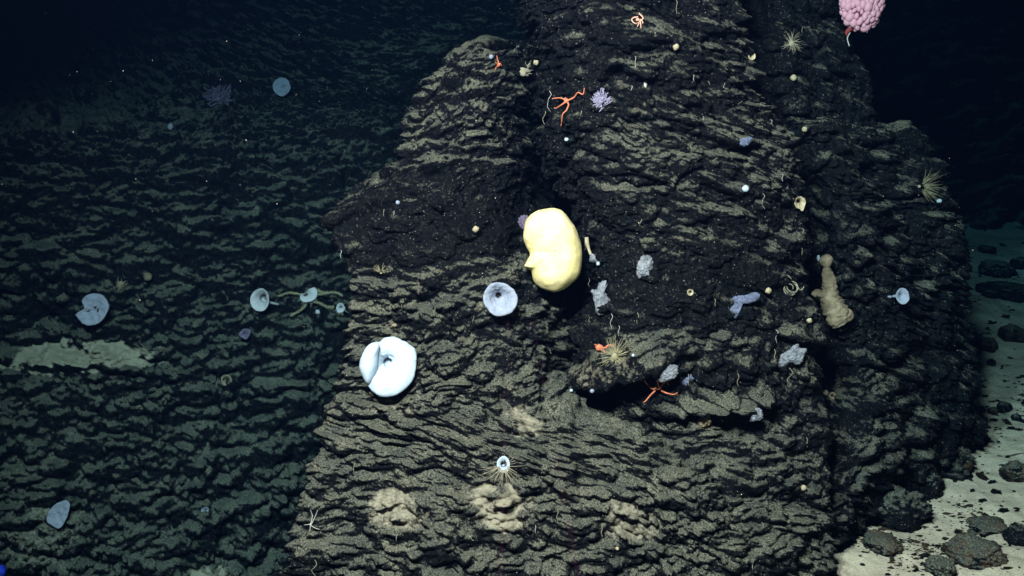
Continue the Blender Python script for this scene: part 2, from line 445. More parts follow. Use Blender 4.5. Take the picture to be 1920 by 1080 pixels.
rock_sheet('block', topcap(block, 0.02, 0.8), STEP * 1.1, M_ROCK, outcrop, seed=25, lean=0.05, scale=1.15, short=1.7, layers=(0.05, 0.050, 0.034, 0.020, 0.011, 0.007))

# rocky slope behind, on the left
def wrow(py, Ys, amp=1.2, sed=0.0):
    Ys = [y + d for y, d in zip(Ys, (0.1, 0.1, 0.15, 0.25, 0.45, 0.75, 0.8, 0.8))]
    return row(py, [-500, -250, -50, 250, 520, 800, 1050, 1300], Ys, amp, sed)
slope = [
    wrow(-500, [12.0, 12.0, 11.6, 11.0, 9.8, 9.0, 8.9, 9.0]),
    wrow(-120, [11.0, 11.0, 10.6, 10.0, 8.9, 8.3, 8.2, 8.4]),
    wrow(0, [10.4, 10.4, 10.0, 9.4, 8.4, 7.9, 7.9, 8.1]),
    wrow(110, [9.8, 9.8, 9.4, 8.6, 7.9, 7.5, 7.6, 7.9]),
    wrow(195, [8.9, 8.8, 8.2, 7.6, 7.4, 7.2, 7.3, 7.6]),
    wrow(240, [6.9, 6.8, 6.8, 6.9, 7.0, 6.95, 7.1, 7.4]),
    wrow(310, [6.6, 6.5, 6.5, 6.6, 6.7, 6.7, 6.9, 7.2]),
    wrow(400, [6.4, 6.3, 6.3, 6.4, 6.45, 6.4, 6.7, 7.0]),
    wrow(520, [6.2, 6.1, 6.1, 6.15, 6.2, 6.1, 6.4, 6.7]),
    wrow(640, [6.05, 5.95, 5.95, 5.95, 5.95, 5.9, 6.2, 6.5], 1.2, 0.03),
    wrow(760, [5.8, 5.75, 5.7, 5.75, 5.75, 5.7, 5.9, 6.2], 1.2, 0.05),
    wrow(900, [5.55, 5.5, 5.45, 5.5, 5.5, 5.5, 5.7, 6.0], 1.3, 0.05),
    wrow(1090, [5.2, 5.15, 5.15, 5.2, 5.25, 5.2, 5.5, 5.8], 1.3, 0.03),
    wrow(1400, [4.9, 4.8, 4.8, 4.9, 5.0, 5.0, 5.3, 5.6], 1.3),
]
so = rock_sheet('rocky_slope', slope, 0.0106, M_FAR, None, seed=40, closed=False, lean=0.03, scale=0.82, short=1.1, sedbias=-0.06, layers=(0.11, 0.075, 0.050, 0.028, 0.013, 0.009),
    ledges=[(165, 690, 130, 34, 0.12, 0.1)], sands=[(150, 670, 135, 26, 1.4), (85, 1000, 70, 60, 0.5), (395, 1078, 40, 14, 0.9)])
tag(so, 'dark lumpy rock slope fading into black water behind the outcrop', None, kind='structure')

# sea floor: one sheet, dense where the photograph sees it
def ground_z(x, y):
    return -1.5 + 1.5 * smooth(x + 0.15 * (y - 4), -0.4, 1.0)
gx = np.concatenate([[-28, -20, -10, -5, -2.5, -1, 0, 0.6], np.arange(0.9, 5.2, 0.013), [5.5, 6, 7, 9, 12, 20, 28]])
gy = np.concatenate([[-6, -3, 0, 2, 3], np.arange(3.5, 6.6, 0.014), 6.6 * 1.006 ** np.arange(1, 110), [14, 16, 20, 30, 38]])
X, Y = np.meshgrid(gx, gy)
PQ = np.stack([X, Y, np.zeros_like(X)], -1)
near = ((X > 0.85) & (X < 5.4) & (Y > 3.4) & (Y < 13.5)).astype(float)
Z = ground_z(X, Y) + near * (0.05 * fbm(PQ * 0.9, 3, 61) + 0.012 * fbm(PQ * 7, 3, 62) + 0.004 * fbm(PQ * 40, 2, 63))
G = np.stack([X, Y, Z], -1)
F = grid_faces(*X.shape)
me = mesh('sea_floor', G.reshape(-1, 3), F)
fl = link('sea_floor', me, M_SAND); tag(fl, 'pale sandy sea floor', None, kind='structure')
qx, qy, qd = proj(G); gn = grid_normals(G)
inb = (near > 0) & (qx > -60) & (qx < 1980) & (qy > 300) & (qy < 1140)
GND = (G[inb], gn[inb], qx[inb], qy[inb], qd[inb])

# far dark rock bank behind the sand on the right
bank = [row(py, [1500, 1750, 1950, 2200, 2600], [Yv + d for d in (0.6, 0, 0.1, 0.2, 0.4)], 1.2, -0.1) for py, Yv in
        ((-300, 16.0), (0, 14.8), (150, 13.8), (260, 12.9), (340, 12.3), (400, 11.8), (440, 11.4), (520, 11.0))]
bo = rock_sheet('rock_bank', bank, 0.03, M_FAR, None, seed=71, closed=False, scale=2.2, layers=(0.14, 0.14, 0.055, 0.024, 0.009, 0.004))
tag(bo, 'dark rock bank barely seen beyond the sand', None, kind='structure')
# ------------------------------------------------------------------ standing things on the rock
TP, TN, TX, TY, TD = (np.concatenate([t[k] for t in TERR]) for k in range(5))
def at(px, py, r=4.0, ground=False):
    """nearest surface seen at a photo pixel: point, outward normal, metres per photo pixel"""
    P, Nn, X_, Y_, D_ = GND if ground else (TP, TN, TX, TY, TD)
    while True:
        k = np.nonzero((np.abs(X_ - px) < r) & (np.abs(Y_ - py) < r))[0]
        if len(k): break
        r *= 1.7
    d = D_[k]; k = k[d < d.min() + 0.05]
    n = Nn[k].mean(0); n /= np.linalg.norm(n) + 1e-9
    dep = D_[k].min() * 0.5 + np.median(D_[k]) * 0.5
    return CAM + pray(px, py) * dep, n, dep / FPX
RGT = np.array([1.0, 0, 0]); TOW = -FWD
def px_frame(px, py, lift=0.0, depth=None):
    """map of (right, up, towards the lens) in photo-pixel sizes to metres, at the surface under that pixel"""
    if depth is None:
        P, n, S = at(px, py)
    else:
        P = CAM + pray(px, py) * depth; S = depth / FPX
    P = P + TOW * (lift * S)
    def f(abc):
        abc = np.asarray(abc, float)
        return P + S * (abc[..., :1] * RGT + abc[..., 1:2] * UPV + abc[..., 2:3] * TOW)
    return f, P, S

# ---- tissue materials
def tissue(name, c1, c2, scale=30, rough=0.7, sss=0.0, bump=0.3, spots=None, fine=160):
    m, nt, p = mat(name)
    tc = N(nt, 'ShaderNodeTexCoord').outputs['Object']
    n1 = noise(nt, scale, 4, 0.6, tc); n2 = noise(nt, fine, 2, 0.6, tc)
    f = mth(nt, 'ADD', mth(nt, 'MULTIPLY', n1.outputs['Fac'], 0.7), mth(nt, 'MULTIPLY', n2.outputs['Fac'], 0.3))
    c = ramp(nt, f, 0.35, 0.65, (*c1, 1), (*c2, 1)).outputs[0]
    nt.links.new(c, p.inputs['Base Color']); p.inputs['Roughness'].default_value = rough
    p.inputs['Specular IOR Level'].default_value = 0.2
    if sss:
        p.inputs['Subsurface Weight'].default_value = sss; p.inputs['Subsurface Scale'].default_value = 0.012
        p.inputs['Subsurface Radius'].default_value = (1, 0.9, 0.8)
    b = N(nt, 'ShaderNodeBump'); b.inputs['Distance'].default_value = 0.003; b.inputs['Strength'].default_value = bump
    nt.links.new(mth(nt, 'ADD', n1.outputs['Fac'], n2.outputs['Fac']), b.inputs['Height'])
    nt.links.new(b.outputs[0], p.inputs['Normal'])
    return m
M_YEL = tissue('yellow_sponge_tissue', (0.74, 0.62, 0.24), (0.90, 0.81, 0.47), 14, 0.8, 0.0, 0.55, fine=220)
M_WHT = tissue('white_sponge_tissue', (0.38, 0.48, 0.57), (0.48, 0.585, 0.67), 22, 0.7, 0.2, 0.3)
M_FARW = tissue('far_white_sponge_tissue', (0.38, 0.37, 0.38), (0.50, 0.48, 0.49), 22, 0.7, 0.0, 0.2)
M_BLU = tissue('bluish_sponge_tissue', (0.20, 0.235, 0.30), (0.31, 0.35, 0.43), 26, 0.7, 0.1, 0.3)
M_FARB = tissue('far_bluish_sponge_tissue', (0.20, 0.21, 0.27), (0.29, 0.30, 0.36), 26, 0.7, 0.0, 0.3)
M_GRY = tissue('grey_crust_tissue', (0.055, 0.06, 0.07), (0.27, 0.29, 0.32), 38, 0.55, 0.0, 1.0, fine=110)
M_GBL = tissue('slate_blue_crust_tissue', (0.04, 0.05, 0.08), (0.15, 0.18, 0.27), 38, 0.55, 0.0, 1.0, fine=110)
M_PUR = tissue('purple_crust_tissue', (0.06, 0.045, 0.075), (0.16, 0.13, 0.19), 60, 0.6, 0.0, 0.7)
M_TAN = tissue('tan_sponge_tissue', (0.12, 0.095, 0.058), (0.29, 0.24, 0.155), 28, 0.85, 0.0, 0.8)
M_CRM = tissue('cream_polyp_tissue', (0.26, 0.22, 0.13), (0.46, 0.41, 0.27), 60, 0.7, 0.0, 0.4)
M_DRK = tissue('dark_opening_tissue', (0.035, 0.03, 0.03), (0.09, 0.075, 0.06), 60, 0.9)
M_BRN = tissue('grey_brown_opening_tissue', (0.12, 0.11, 0.10), (0.22, 0.20, 0.18), 60, 0.9)
M_ORG = tissue('orange_brittle_star_skin', (0.46, 0.12, 0.06), (0.62, 0.22, 0.12), 80, 0.6, 0.0, 0.5)
M_PNK = tissue('pale_pink_brittle_star_skin', (0.60, 0.30, 0.22), (0.72, 0.46, 0.34), 80, 0.6, 0.0, 0.5)
M_PAL = tissue('pale_thread', (0.20, 0.185, 0.125), (0.36, 0.335, 0.24), 60, 0.7)
M_WSK = tissue('whitish_thread', (0.32, 0.32, 0.28), (0.48, 0.48, 0.43), 60, 0.7)
M_LAV = tissue('lavender_coral_skin', (0.20, 0.18, 0.28), (0.36, 0.33, 0.45), 80, 0.7)
M_POL = tissue('pink_polyp_skin', (0.52, 0.20, 0.26), (0.72, 0.42, 0.50), 60, 0.5, 0.1, 0.3)
M_STK = tissue('dark_red_coral_stalk', (0.20, 0.03, 0.03), (0.32, 0.06, 0.05), 60, 0.6)
M_HYD = tissue('hydroid_fuzz', (0.16, 0.145, 0.08), (0.34, 0.31, 0.19), 60, 0.8)
M_VBL = tissue('vivid_blue_lump_skin', (0.01, 0.02, 0.35), (0.02, 0.05, 0.6), 60, 0.6)

# ---- shape builders (all return vertex array and faces)
def tube(pts, rad, ns=7, squash=1.0, sub=5, wob=0.0):
    pts = np.asarray(pts, float); rad = np.broadcast_to(np.asarray(rad, float), (len(pts),)) if np.ndim(rad) else np.full(len(pts), float(rad))
    t = np.linspace(0, len(pts) - 1, (len(pts) - 1) * sub + 1)
    P = catmull(pts, t); R = np.interp(t, np.arange(len(pts)), rad)
    T = np.gradient(P, axis=0); T /= np.linalg.norm(T, axis=1)[:, None] + 1e-12
    ref = np.where(np.abs(T @ TOW)[:, None] > 0.9, RGT[None], TOW[None])
    A = np.cross(T, ref); A /= np.linalg.norm(A, axis=1)[:, None] + 1e-12
    B = np.cross(T, A)
    th = np.linspace(0, 2 * np.pi, ns, endpoint=False)
    V = P[:, None] + R[:, None, None] * (np.cos(th)[None, :, None] * A[:, None] + squash * np.sin(th)[None, :, None] * B[:, None])
    if wob: V = V + wob * R[:, None, None] * fbm(V * 90, 2, 5)[..., None] * (V - P[:, None]) / (R[:, None, None] + 1e-9)
    V = np.concatenate([P[:1], V.reshape(-1, 3), P[-1:]])
    F = [tuple(q + 1) for q in grid_faces(len(P), ns, True)]
    e = 1 + (len(P) - 1) * ns
    F += [(0, 1 + (k + 1) % ns, 1 + k) for k in range(ns)] + [(len(V) - 1, e + k, e + (k + 1) % ns) for k in range(ns)]
    return V, F
def join(parts):
    Vs, Fs, n = [], [], 0
    for V, F in parts:
        Vs.append(V); Fs += [tuple(int(i) + n for i in f) for f in F]; n += len(V)
    return np.concatenate(Vs), Fs
def outline_r(out, c, th, soft=2):
    """radius of a closed outline seen from c at angles th"""
    o = np.asarray(out, float) - np.asarray(c, float)
    t = np.linspace(0, len(o), 400, endpoint=False)
    oo = np.concatenate([o[-1:], o, o[:2]]); P = catmull(oo, t + 1)
    a = np.arctan2(P[:, 1], P[:, 0]); r = np.hypot(P[:, 0], P[:, 1])
    k = np.argsort(a); a, r = a[k], r[k]
    return np.interp(th, np.concatenate([a - 2 * np.pi, a, a + 2 * np.pi]), np.tile(r, 3))
def puff(f, out, cf, cb, c=None, nt=72, nf=26, bump=0.0, bs=0.12, bumps=(), seed=0, pw=0.5):
    """a cushion with the given outline (right, up pixels), bulging cf towards the lens and cb behind"""
    out = np.asarray(out, float); c = out.mean(0) if c is None else np.asarray(c, float)
    th = np.linspace(-np.pi, np.pi, nt, endpoint=False); R = outline_r(out, c, th)
    ph = np.linspace(0.02, np.pi - 0.02, nf)
    s = np.sin(ph)[:, None]; co = np.cos(ph)[:, None]
    a = c[0] + R * s * np.cos(th); b = c[1] + R * s * np.sin(th)
    d = np.where(co > 0, cf, cb) * np.sign(co) * np.abs(co) ** (2 * pw) + 0 * a
    for (x, y, r, h) in bumps:
        d = d + h * np.exp(-((a - x) ** 2 + (b - y) ** 2) / r ** 2) * (co > -0.2)
    A = np.stack([a, b, d], -1)
    if bump:
        nz = fbm(A * bs, 3, seed)
        A = A + np.stack([np.cos(th) * s * nz, np.sin(th) * s * nz, co * nz], -1) * bump
    return f(A).reshape(-1, 3), grid_faces(nf, nt, True)[:, ::-1]
def dish(f, out, c, deep, thick=4, rim=3.0, pw=1.6, tilt=(0, 0), hole=0.05, nt=72, stem=14, roll=0.0, bump=0.8, seed=0, tunnel=0.0):
    """open cup facing the lens: front funnel rolled over a rim into a tapering back"""
    out = np.asarray(out, float); c = np.asarray(c, float)
    th = np.linspace(-np.pi, np.pi, nt, endpoint=False); R = outline_r(out, c, th)
    rings = []
    if tunnel:                                              # a real bore behind the mouth
        z0 = -deep * (1 - hole) ** pw - roll * hole ** 4
        rings += [(hole * 0.05, z0 - tunnel), (hole * 0.8, z0 - tunnel), (hole * 0.86, z0 - tunnel * 0.66), (hole * 0.91, z0 - tunnel * 0.33), (hole * 0.96, z0 - tunnel * 0.1)]
    for q in np.linspace(hole, 1, 22):
        rings.append((q, -deep * (1 - q) ** pw - roll * q ** 4))
    rim = rim + roll / 1.2
    rings += [(1.015, -rim * 1.0), (1.0, -rim * 1.25)]
    for q in np.linspace(0.95, 0.12, 10):
        rings.append((q, -rim * 1.2 - thick * (1 - q) - (deep + stem) * (1 - q) ** 1.3))
    A = []
    for q, d in rings:
        a = c[0] + R * q * np.cos(th); b = c[1] + R * q * np.sin(th)
        A.append(np.stack([a, b, d + tilt[0] * (a - c[0]) + tilt[1] * (b - c[1])], -1))
    A = np.array(A)
    A[..., 2] += bump * fbm(A * 0.12, 3, seed) ; A[..., :2] += (bump * 0.5 * fbm(A * 0.15 + 30, 2, seed))[..., None]
    return f(A).reshape(-1, 3), grid_faces(len(rings), nt, True)[:, ::-1]
def disc(f, c, rx, ry, z, n=20):
    th = np.linspace(0, 2 * np.pi, n, endpoint=False)
    A = np.stack([c[0] + rx * np.cos(th), c[1] + ry * np.sin(th), np.full(n, float(z))], -1)
    A2 = A.copy(); A2[:, 2] -= 2.0
    V = np.concatenate([f(A), f(A2)])
    F = [tuple(range(n)), tuple(range(2 * n - 1, n - 1, -1))] + [(k, n + k, n + (k + 1) % n, (k + 1) % n) for k in range(n)]
    return V, F
def build(name, VF, mt, parent=None, label=None, cat=None, group=None):
    V, F = VF
    o = link(name, mesh(name, V, F), mt, parent)
    return tag(o, label, cat, group)
def zoom(pts, org, sc, ctr):
    """outline read off an enlarged view -> (right, up) pixels about ctr"""
    p = np.asarray(pts, float) / sc + np.asarray(org, float)
    return np.stack([p[:, 0] - ctr[0], ctr[1] - p[:, 1]], -1)
def circ(rx, ry=None, n=14, wob=0.06, seed=0, rot=0.0):
    ry = ry or rx; r = np.random.default_rng(seed); th = np.linspace(0, 2 * np.pi, n, endpoint=False)
    q = 1 + wob * r.normal(size=n); x, y = rx * q * np.cos(th), ry * q * np.sin(th)
    return np.stack([x * math.cos(rot) - y * math.sin(rot), x * math.sin(rot) + y * math.cos(rot)], -1)

# ---- the big yellow sponge
cx = (1037, 468)
out = zoom([(430,150),(520,162),(590,205),(690,340),(735,500),(742,640),(715,770),(620,870),(500,917),(420,903),(340,862),(290,810),(272,740),(232,705),(210,680),(240,625),(262,575),(225,500),(200,400),(228,260),(320,175)], (940, 360), 4.909, cx)
dref = min(at(x, y)[2] for x, y in ((1088, 470), (1037, 556), (1075, 530), (1000, 530))) * FPX
f, P, S = px_frame(*cx, depth=dref - 0.05)
ys = empty('yellow_sponge', P, 'large smooth lemon-yellow sponge with a pointed nipple on its left side', 'sponge')
build('body', puff(f, out, 50, 62, (2, -4), 120, 60, 1.6, 0.035, [(-38, -30, 17, 16), (-8, -20, 26, -12), (-44, 8, 20, -10), (6, 30, 34, 6), (-22, -62, 26, 6)], 4), M_YEL, ys)
build('nipple', tube([f((-36, -28, 34)), f((-44, -29, 33)), f((-50, -30, 32)), f((-53.5, -31, 31))], np.array([9, 6.5, 3.6, 1.2]) * S, 12), M_YEL, ys)

# ---- the large white folded sponge
cx = (732, 684)
Z2 = lambda pts: zoom(pts, (640, 600), 6.355, cx)
out = Z2([(265,520),(300,380),(380,275),(480,255),(520,215),(630,195),(720,230),(850,300),(905,380),(905,560),(880,680),(800,780),(700,850),(600,875),(500,870),(430,830),(385,775),(340,710),(290,620)])
f, P, S = px_frame(*cx, lift=54)
ws = empty('folded_sponge', P, 'large white ear-shaped sponge with a folded flap on the sediment-dusted slab', 'sponge')
build('body', dish(f, out, Z2([(565, 480)])[0], 40, 5, 7, 3.2, hole=0.17, tunnel=24, stem=8, bump=2.2, seed=2, tilt=(0, -0.34), roll=15), M_WHT, ws)
build('opening', disc(f, Z2([(565, 470)])[0], 5.5, 6.5, -40 * (1 - 0.17) ** 3.2 - 17), M_BRN, ws)
build('pore', disc(f, Z2([(647, 600)])[0], 1.6, 3.2, -5.0, 12), M_BRN, ws)
fl_ = Z2([(490,258),(380,270),(300,380),(262,520),(288,620),(335,705),(368,738),(418,690),(458,600),(478,480),(486,360)])
build('flap', puff(f, fl_, 20, 14, Z2([(375, 500)])[0], 60, 20, 0.6, 0.1), M_WHT, ws)
build('stalk', tube([f((0, 0, -36)), f((4, -10, -76))], [14 * S, 17 * S], 12), M_WHT, ws)

# ---- cup sponges: ctr, outline, hole centre, depth, material, lift, label
def cup(name, ctr, out, hole, deep, mt, lift, label, opening=None, omat=None, stem_to=None, holes=(), rim=4, pw=1.8, depth=None, cat='sponge', seed=0, group=None, tilt=(0, 0), roll=0.0):
    f, P, S = px_frame(*ctr, lift=lift, depth=depth)
    e = empty(name, P, label, cat, group)
    q = max(opening) / np.hypot(*(np.asarray(out) - np.asarray(hole)).T).mean() if opening else 0.05
    tn = 2.4 * max(opening) if opening else 0.0
    build('body', dish(f, out, hole, deep, 4, rim, pw, hole=q, tunnel=tn, stem=max(6, lift * 0.6), seed=seed, tilt=tilt, roll=roll, bump=0.055 * np.abs(out).max()), mt, e)
    if opening:
        build('opening', disc(f, hole, opening[0] * 0.7, opening[1] * 0.7, -deep * (1 - q) ** pw - roll * q ** 4 - tn * 0.75), omat or M_DRK, e)
    for (x, y, rx, ry, z) in holes: build('pore', disc(f, (x, y), rx, ry, z, 12), omat or M_DRK, e)
    st = stem_to or (2, -4)
    build('stalk', tube([f((0, 0, -deep * 0.6 - 4)), f((st[0] * 0.6, st[1] * 0.6, -lift * 0.75)), f((st[0], st[1], -lift - 8))], np.array([3.0, 2.2, 2.6]) * S * (1 if lift > 12 else 0.6), 8), mt, e)
    return e, f, S
c = (938, 560)
cup('cup_sponge', c, zoom([(450,268),(560,275),(660,315),(740,385),(800,480),(812,570),(770,690),(690,780),(560,820),(440,815),(350,750),(280,660),(245,570),(255,450),(310,350),(370,290)], (880, 500), 9, c),
    zoom([(490, 470)], (880, 500), 9, c)[0], 36, M_BLU, 38, 'bluish grey cup sponge with a dark centre below the yellow sponge', (6, 5.5), tilt=(0, -0.15), pw=1.6, rim=6, roll=4)
c = (190, 580)
ob = zoom([(400,388),(480,400),(545,450),(585,520),(597,580),(570,670),(500,770),(430,820),(340,838),(260,825),(190,770),(150,710),(135,680),(190,640),(250,605),(262,585),(240,540),(225,490),(260,440),(320,400)], (140, 500), 7.71, c)
cup('notched_sponge', c, ob, zoom([(400, 620)], (140, 500), 7.71, c)[0], 9, M_FARB, 40, 'pale blue disc sponge with a notch bitten from its left side', None, None, holes=[(*zoom([(300, 612)], (140, 500), 7.71, c)[0], 4.5, 5, -3.5), (*zoom([(398, 578)], (140, 500), 7.71, c)[0], 3, 2.6, -4.5), (*zoom([(440, 630)], (140, 500), 7.71, c)[0], 2, 5, -4.5), (*zoom([(360, 730)], (140, 500), 7.71, c)[0], 2.2, 1.6, -3.5)])
c = (494, 562)
cup('cup_sponge', c, zoom([(440,240),(500,262),(545,330),(552,400),(540,480),(490,545),(430,562),(360,545),(310,490),(290,420),(305,340),(350,275)], (440, 510), 7.71, c),
    zoom([(465, 360)], (440, 510), 7.71, c)[0], 30, M_FARW, 36, 'white deep cup sponge on a short stalk, on the dark slope left of the slab', (4, 8), M_BRN, stem_to=(26, -9))
c = (1681, 554)
cup('cup_sponge', c, zoom([(1085,540),(1125,560),(1148,620),(1140,670),(1100,700),(1055,690),(1025,650),(1022,600),(1045,555)], (1480, 440), 5.4, c),
    zoom([(1075, 612)], (1480, 440), 5.4, c)[0], 12, M_BLU, 34, 'small pale blue cup sponge on a thin stalk, on the dark right-hand rock', (2.2, 2.6), stem_to=(-16, -3), rim=2)
c = (535, 169)
cup('disc_sponge', c, circ(16, 17, wob=0.02), (2, 0), 6, M_FARB, 34, 'round pale disc sponge high on the dim slope behind', (2, 2.5), M_BRN, rim=2)
c = (123, 958)
cup('fan_sponge', c, zoom([(690,285),(755,320),(765,400),(720,560),(660,680),(590,745),(500,710),(410,640),(395,560),(450,430),(540,340),(620,305)], (60, 900), 9, c), (2, 2), 5, M_FARB, 38,
    'blue-grey fan sponge near the lower left corner', None, rim=3)
c = (462, 625)
cup('small_sponge', c, zoom([(150,825),(200,812),(260,830),(255,890),(215,955),(190,970),(150,945),(100,915),(115,860)], (440, 510), 7.71, c), (0, 0), 5, M_PUR, 18,
    'little slate-purple funnel sponge under the white deep cup sponge', (1.2, 2), rim=2)
c = (1496, 381)
cup('barrel_sponge', c, zoom([(1240,440),(1300,470),(1335,540),(1310,620),(1280,690),(1230,650),(1180,630),(1150,560),(1170,480)], (1360, 320), 9, c), zoom([(1225, 510)], (1360, 320), 9, c)[0], 16, M_CRM, 10,
    'small cream barrel sponge with a wide brown mouth beside the fissure', (6, 5), M_DRK, rim=3)

# ---- sponges with a fringe of spicules
def fringe(f, S, n, r0, r1, lo, hi, seed, z=-6, mt=None, parent=None, name='spicule_fringe', w=0.55, sag=0.0):
    r = np.random.default_rng(seed); parts = []
    for k in range(n):
        a = r.uniform(lo, hi); l = r.uniform(r0, r1); s0 = r.uniform(0.3, 0.7) * r0
        b = a + r.normal() * 0.15
        p0 = (s0 * math.cos(a), s0 * math.sin(a), z); p2 = (l * math.cos(b), l * math.sin(b) - sag * l * 0.3, z + r.uniform(-4, 5))
        p1 = tuple((np.array(p0) + np.array(p2)) / 2 + r.normal(size=3) * 1.0)
        parts.append(tube([f(p0), f(p1), f(p2)], np.array([w, w * 0.8, w * 0.35]) * S, 5, sub=3))
    return build(name, join(parts), mt or M_PAL, parent)
c = (943, 870)
e, f, S = cup('fringed_sponge', c, zoom([(540,325),(600,355),(640,430),(645,520),(610,590),(540,615),(460,590),(420,520),(415,430),(470,350)], (890, 820), 9.82, c), zoom([(545, 480)], (890, 820), 9.82, c)[0], 16, M_WHT, 20,
    'white tube sponge with a round mouth and spiky spicule fringe near the bottom', (5.5, 7), M_BRN, rim=5)
fringe(f, S, 46, 16, 44, -math.pi * 0.93, -0.1, 5, z=1, parent=e); fringe(f, S, 12, 14, 27, 0.2, 3.0, 6, parent=e, name='spicule_crown')
c = (583, 553)
e, f, S = cup('fringed_sponge', c, zoom([(1180,225),(1225,270),(1225,340),(1180,400),(1100,430),(1020,425),(985,370),(1000,320),(1060,300),(1110,250)], (440, 510), 7.71, c), zoom([(1045, 335)], (440, 510), 7.71, c)[0], 9, M_FARW, 27,
    'fuzzy white sponge sitting on a feather star on the slope', (3.2, 3.6), M_DRK, rim=4)
fringe(f, S, 26, 13, 27, -2.9, -0.4, 8, parent=e)
c = (641, 577)
e, f, S = cup('fringed_sponge', c, circ(8, 9, wob=0.04, seed=3), (0, 1), 8, M_FARW, 18, 'tiny fringed sponge with a dark mouth just left of the slab edge', (2.4, 2.6), M_DRK, rim=3)
fringe(f, S, 18, 9, 18, -3.0, -0.1, 9, parent=e)

# ---- feather star under the fuzzy sponge
def feather_arm(f, S, pts, w, seed):
    r = np.random.default_rng(seed); pts = np.asarray(pts, float)
    t = np.linspace(0, len(pts) - 1, 26); C_ = catmull(pts, t); T_ = np.gradient(C_, axis=0)
    parts = [tube(f(pts), np.linspace(1.5, 0.8, len(pts)) * S, 6)]
    for k in range(26):
        n_ = np.array([-T_[k][1], T_[k][0], 0]); n_ /= np.linalg.norm(n_) + 1e-9
        for sg in (-1, 1):
            q = C_[k] + sg * n_ * w * r.uniform(0.6, 1.1) + np.array([0, 0, r.uniform(-2, 2)])
            parts.append(tube(np.array([f(C_[k]), f((C_[k] + q) / 2 + (0, -0.6, 1.0)), f(q)]), np.array([0.75, 0.6, 0.3]) * S, 4, sub=2))
    return join(parts)
f, P, S = px_frame(583, 558, lift=18)
fs = empty('feather_star', P, 'sediment-dulled feather star with spread arms under the fuzzy white sponge', 'feather star')
build('disc', puff(f, circ(7, 6), 4, 4, nt=24, nf=10), M_HYD, fs)
for k, pts in enumerate([[(3, 8, 0), (14, 14, 1), (24, 10, 0), (34, 9, 0)], [(12, 5, 0), (30, 8, 3), (48, 10, 2), (62, 4, 0)], [(8, -6, 0), (20, -10, 2), (34, -17, 0), (46, -17, 0)],
                         [(-4, -8, 0), (-10, -18, 2), (-22, -27, 1), (-34, -32, 0)], [(-8, 4, 0), (-24, 8, 2), (-40, 9, 1), (-58, 2, 0)]]):
    build('arm', feather_arm(f, S, pts, 3.6, 30 + k), M_HYD, fs)

# ---- encrusting sponges
def crust(ctr, out, mt, label, thick=8, seed=0, name='encrusting_sponge', bump=1.6, cat='sponge'):
    pts = np.asarray(out)
    ds = [at(ctr[0] + x * 0.7, ctr[1] - y * 0.7, 3)[2] * FPX for x, y in pts[::2]] + [at(ctr[0], ctr[1], 3)[2] * FPX]
    f, P, S = px_frame(*ctr, depth=float(np.percentile(ds, 25)))
    return build(name, puff(f, pts, thick, 10, nt=80, nf=30, bump=bump * 1.4, bs=0.26, seed=seed), mt, None, label, cat)
Z4 = lambda p, c: zoom(p, (1080, 440), 6, c)
c = (1209, 500); crust(c, Z4([(745,235),(830,232),(862,300),(862,380),(840,440),(830,468),(760,462),(710,490),(682,450),(685,400),(690,320),(720,280)], c), M_GRY, 'pale grey encrusting sponge patch right of the yellow sponge, on black rock', 7, 1)
c = (1129, 561); crust(c, Z4([(290,530),(340,515),(372,540),(330,572),(327,630),(348,690),(400,740),(420,800),(385,850),(330,890),(250,900),(220,850),(213,790),(190,690),(172,640),(178,600),(206,625),(240,600),(255,550)], c), M_GRY, 'ragged grey encrusting sponge hanging below and right of the yellow sponge', 8, 2)
Z5 = lambda p, c: zoom(p, (1340, 500), 4.909, c)
c = (1396, 570); crust(c, Z5([(160,290),(200,270),(300,260),(350,235),(410,250),(412,290),(360,340),(300,332),(250,350),(232,400),(215,470),(180,472),(140,420),(150,372),(178,350),(172,320)], c), M_GBL, 'slate-blue encrusting sponge with a lobed lower end', 7, 3)
c = (1483, 667); crust(c, Z5([(570,880),(600,820),(680,770),(740,715),(770,715),(790,750),(850,755),(830,810),(800,880),(750,900),(700,880),(620,925),(580,910)], c), M_GRY, 'slanting leaf-shaped grey encrusting sponge at the pillar edge, left of the fissure', 7, 4)
Z6 = lambda p, c: zoom(p, (1080, 600), 6.354, c)
c = (1251, 699); crust(c, Z6([(960,660),(1000,580),(1080,545),(1150,530),(1210,550),(1215,620),(1180,680),(1110,720),(1040,740),(980,720)], c), M_GRY, 'oval grey encrusting sponge just above an orange brittle star', 8, 5)
c = (1292, 707); crust(c, Z6([(1265,720),(1330,680),(1355,650),(1370,580),(1405,580),(1420,640),(1415,710),(1360,730),(1310,780),(1275,760)], c), M_GBL, 'small bent blue-grey sponge right of the oval grey one', 6, 6)
c = (1418, 777); crust(c, zoom([(918,195),(935,150),(965,133),(988,160),(988,190),(950,207),(925,212)], (1100, 720), 3, c), M_GRY, 'small grey angular sponge tucked in a dark hollow under the ledge', 6, 7)
c = (981, 419); crust(c, zoom([(153,280),(180,220),(240,215),(260,240),(250,300),(195,362),(165,340)], (940, 360), 4.909, c), M_PUR, 'purple-grey crust peeking out behind the yellow sponge', 5, 8)
c = (1397, 264); crust(c, zoom([(878,722),(898,700),(947,698),(925,735),(885,738)], (1060, 0), 2.7, c), M_GBL, 'tiny blue-grey ragged crust high on the pillar near the fissure', 4, 9)
c = (1320, 788); crust(c, zoom([(628,205),(650,168),(680,172),(699,205),(680,237),(640,237)], (1100, 720), 3, c), M_TAN, 'knobbly brown sponge ball under the dark ledge', 9, 10, 'knobbly_sponge', 2.5)
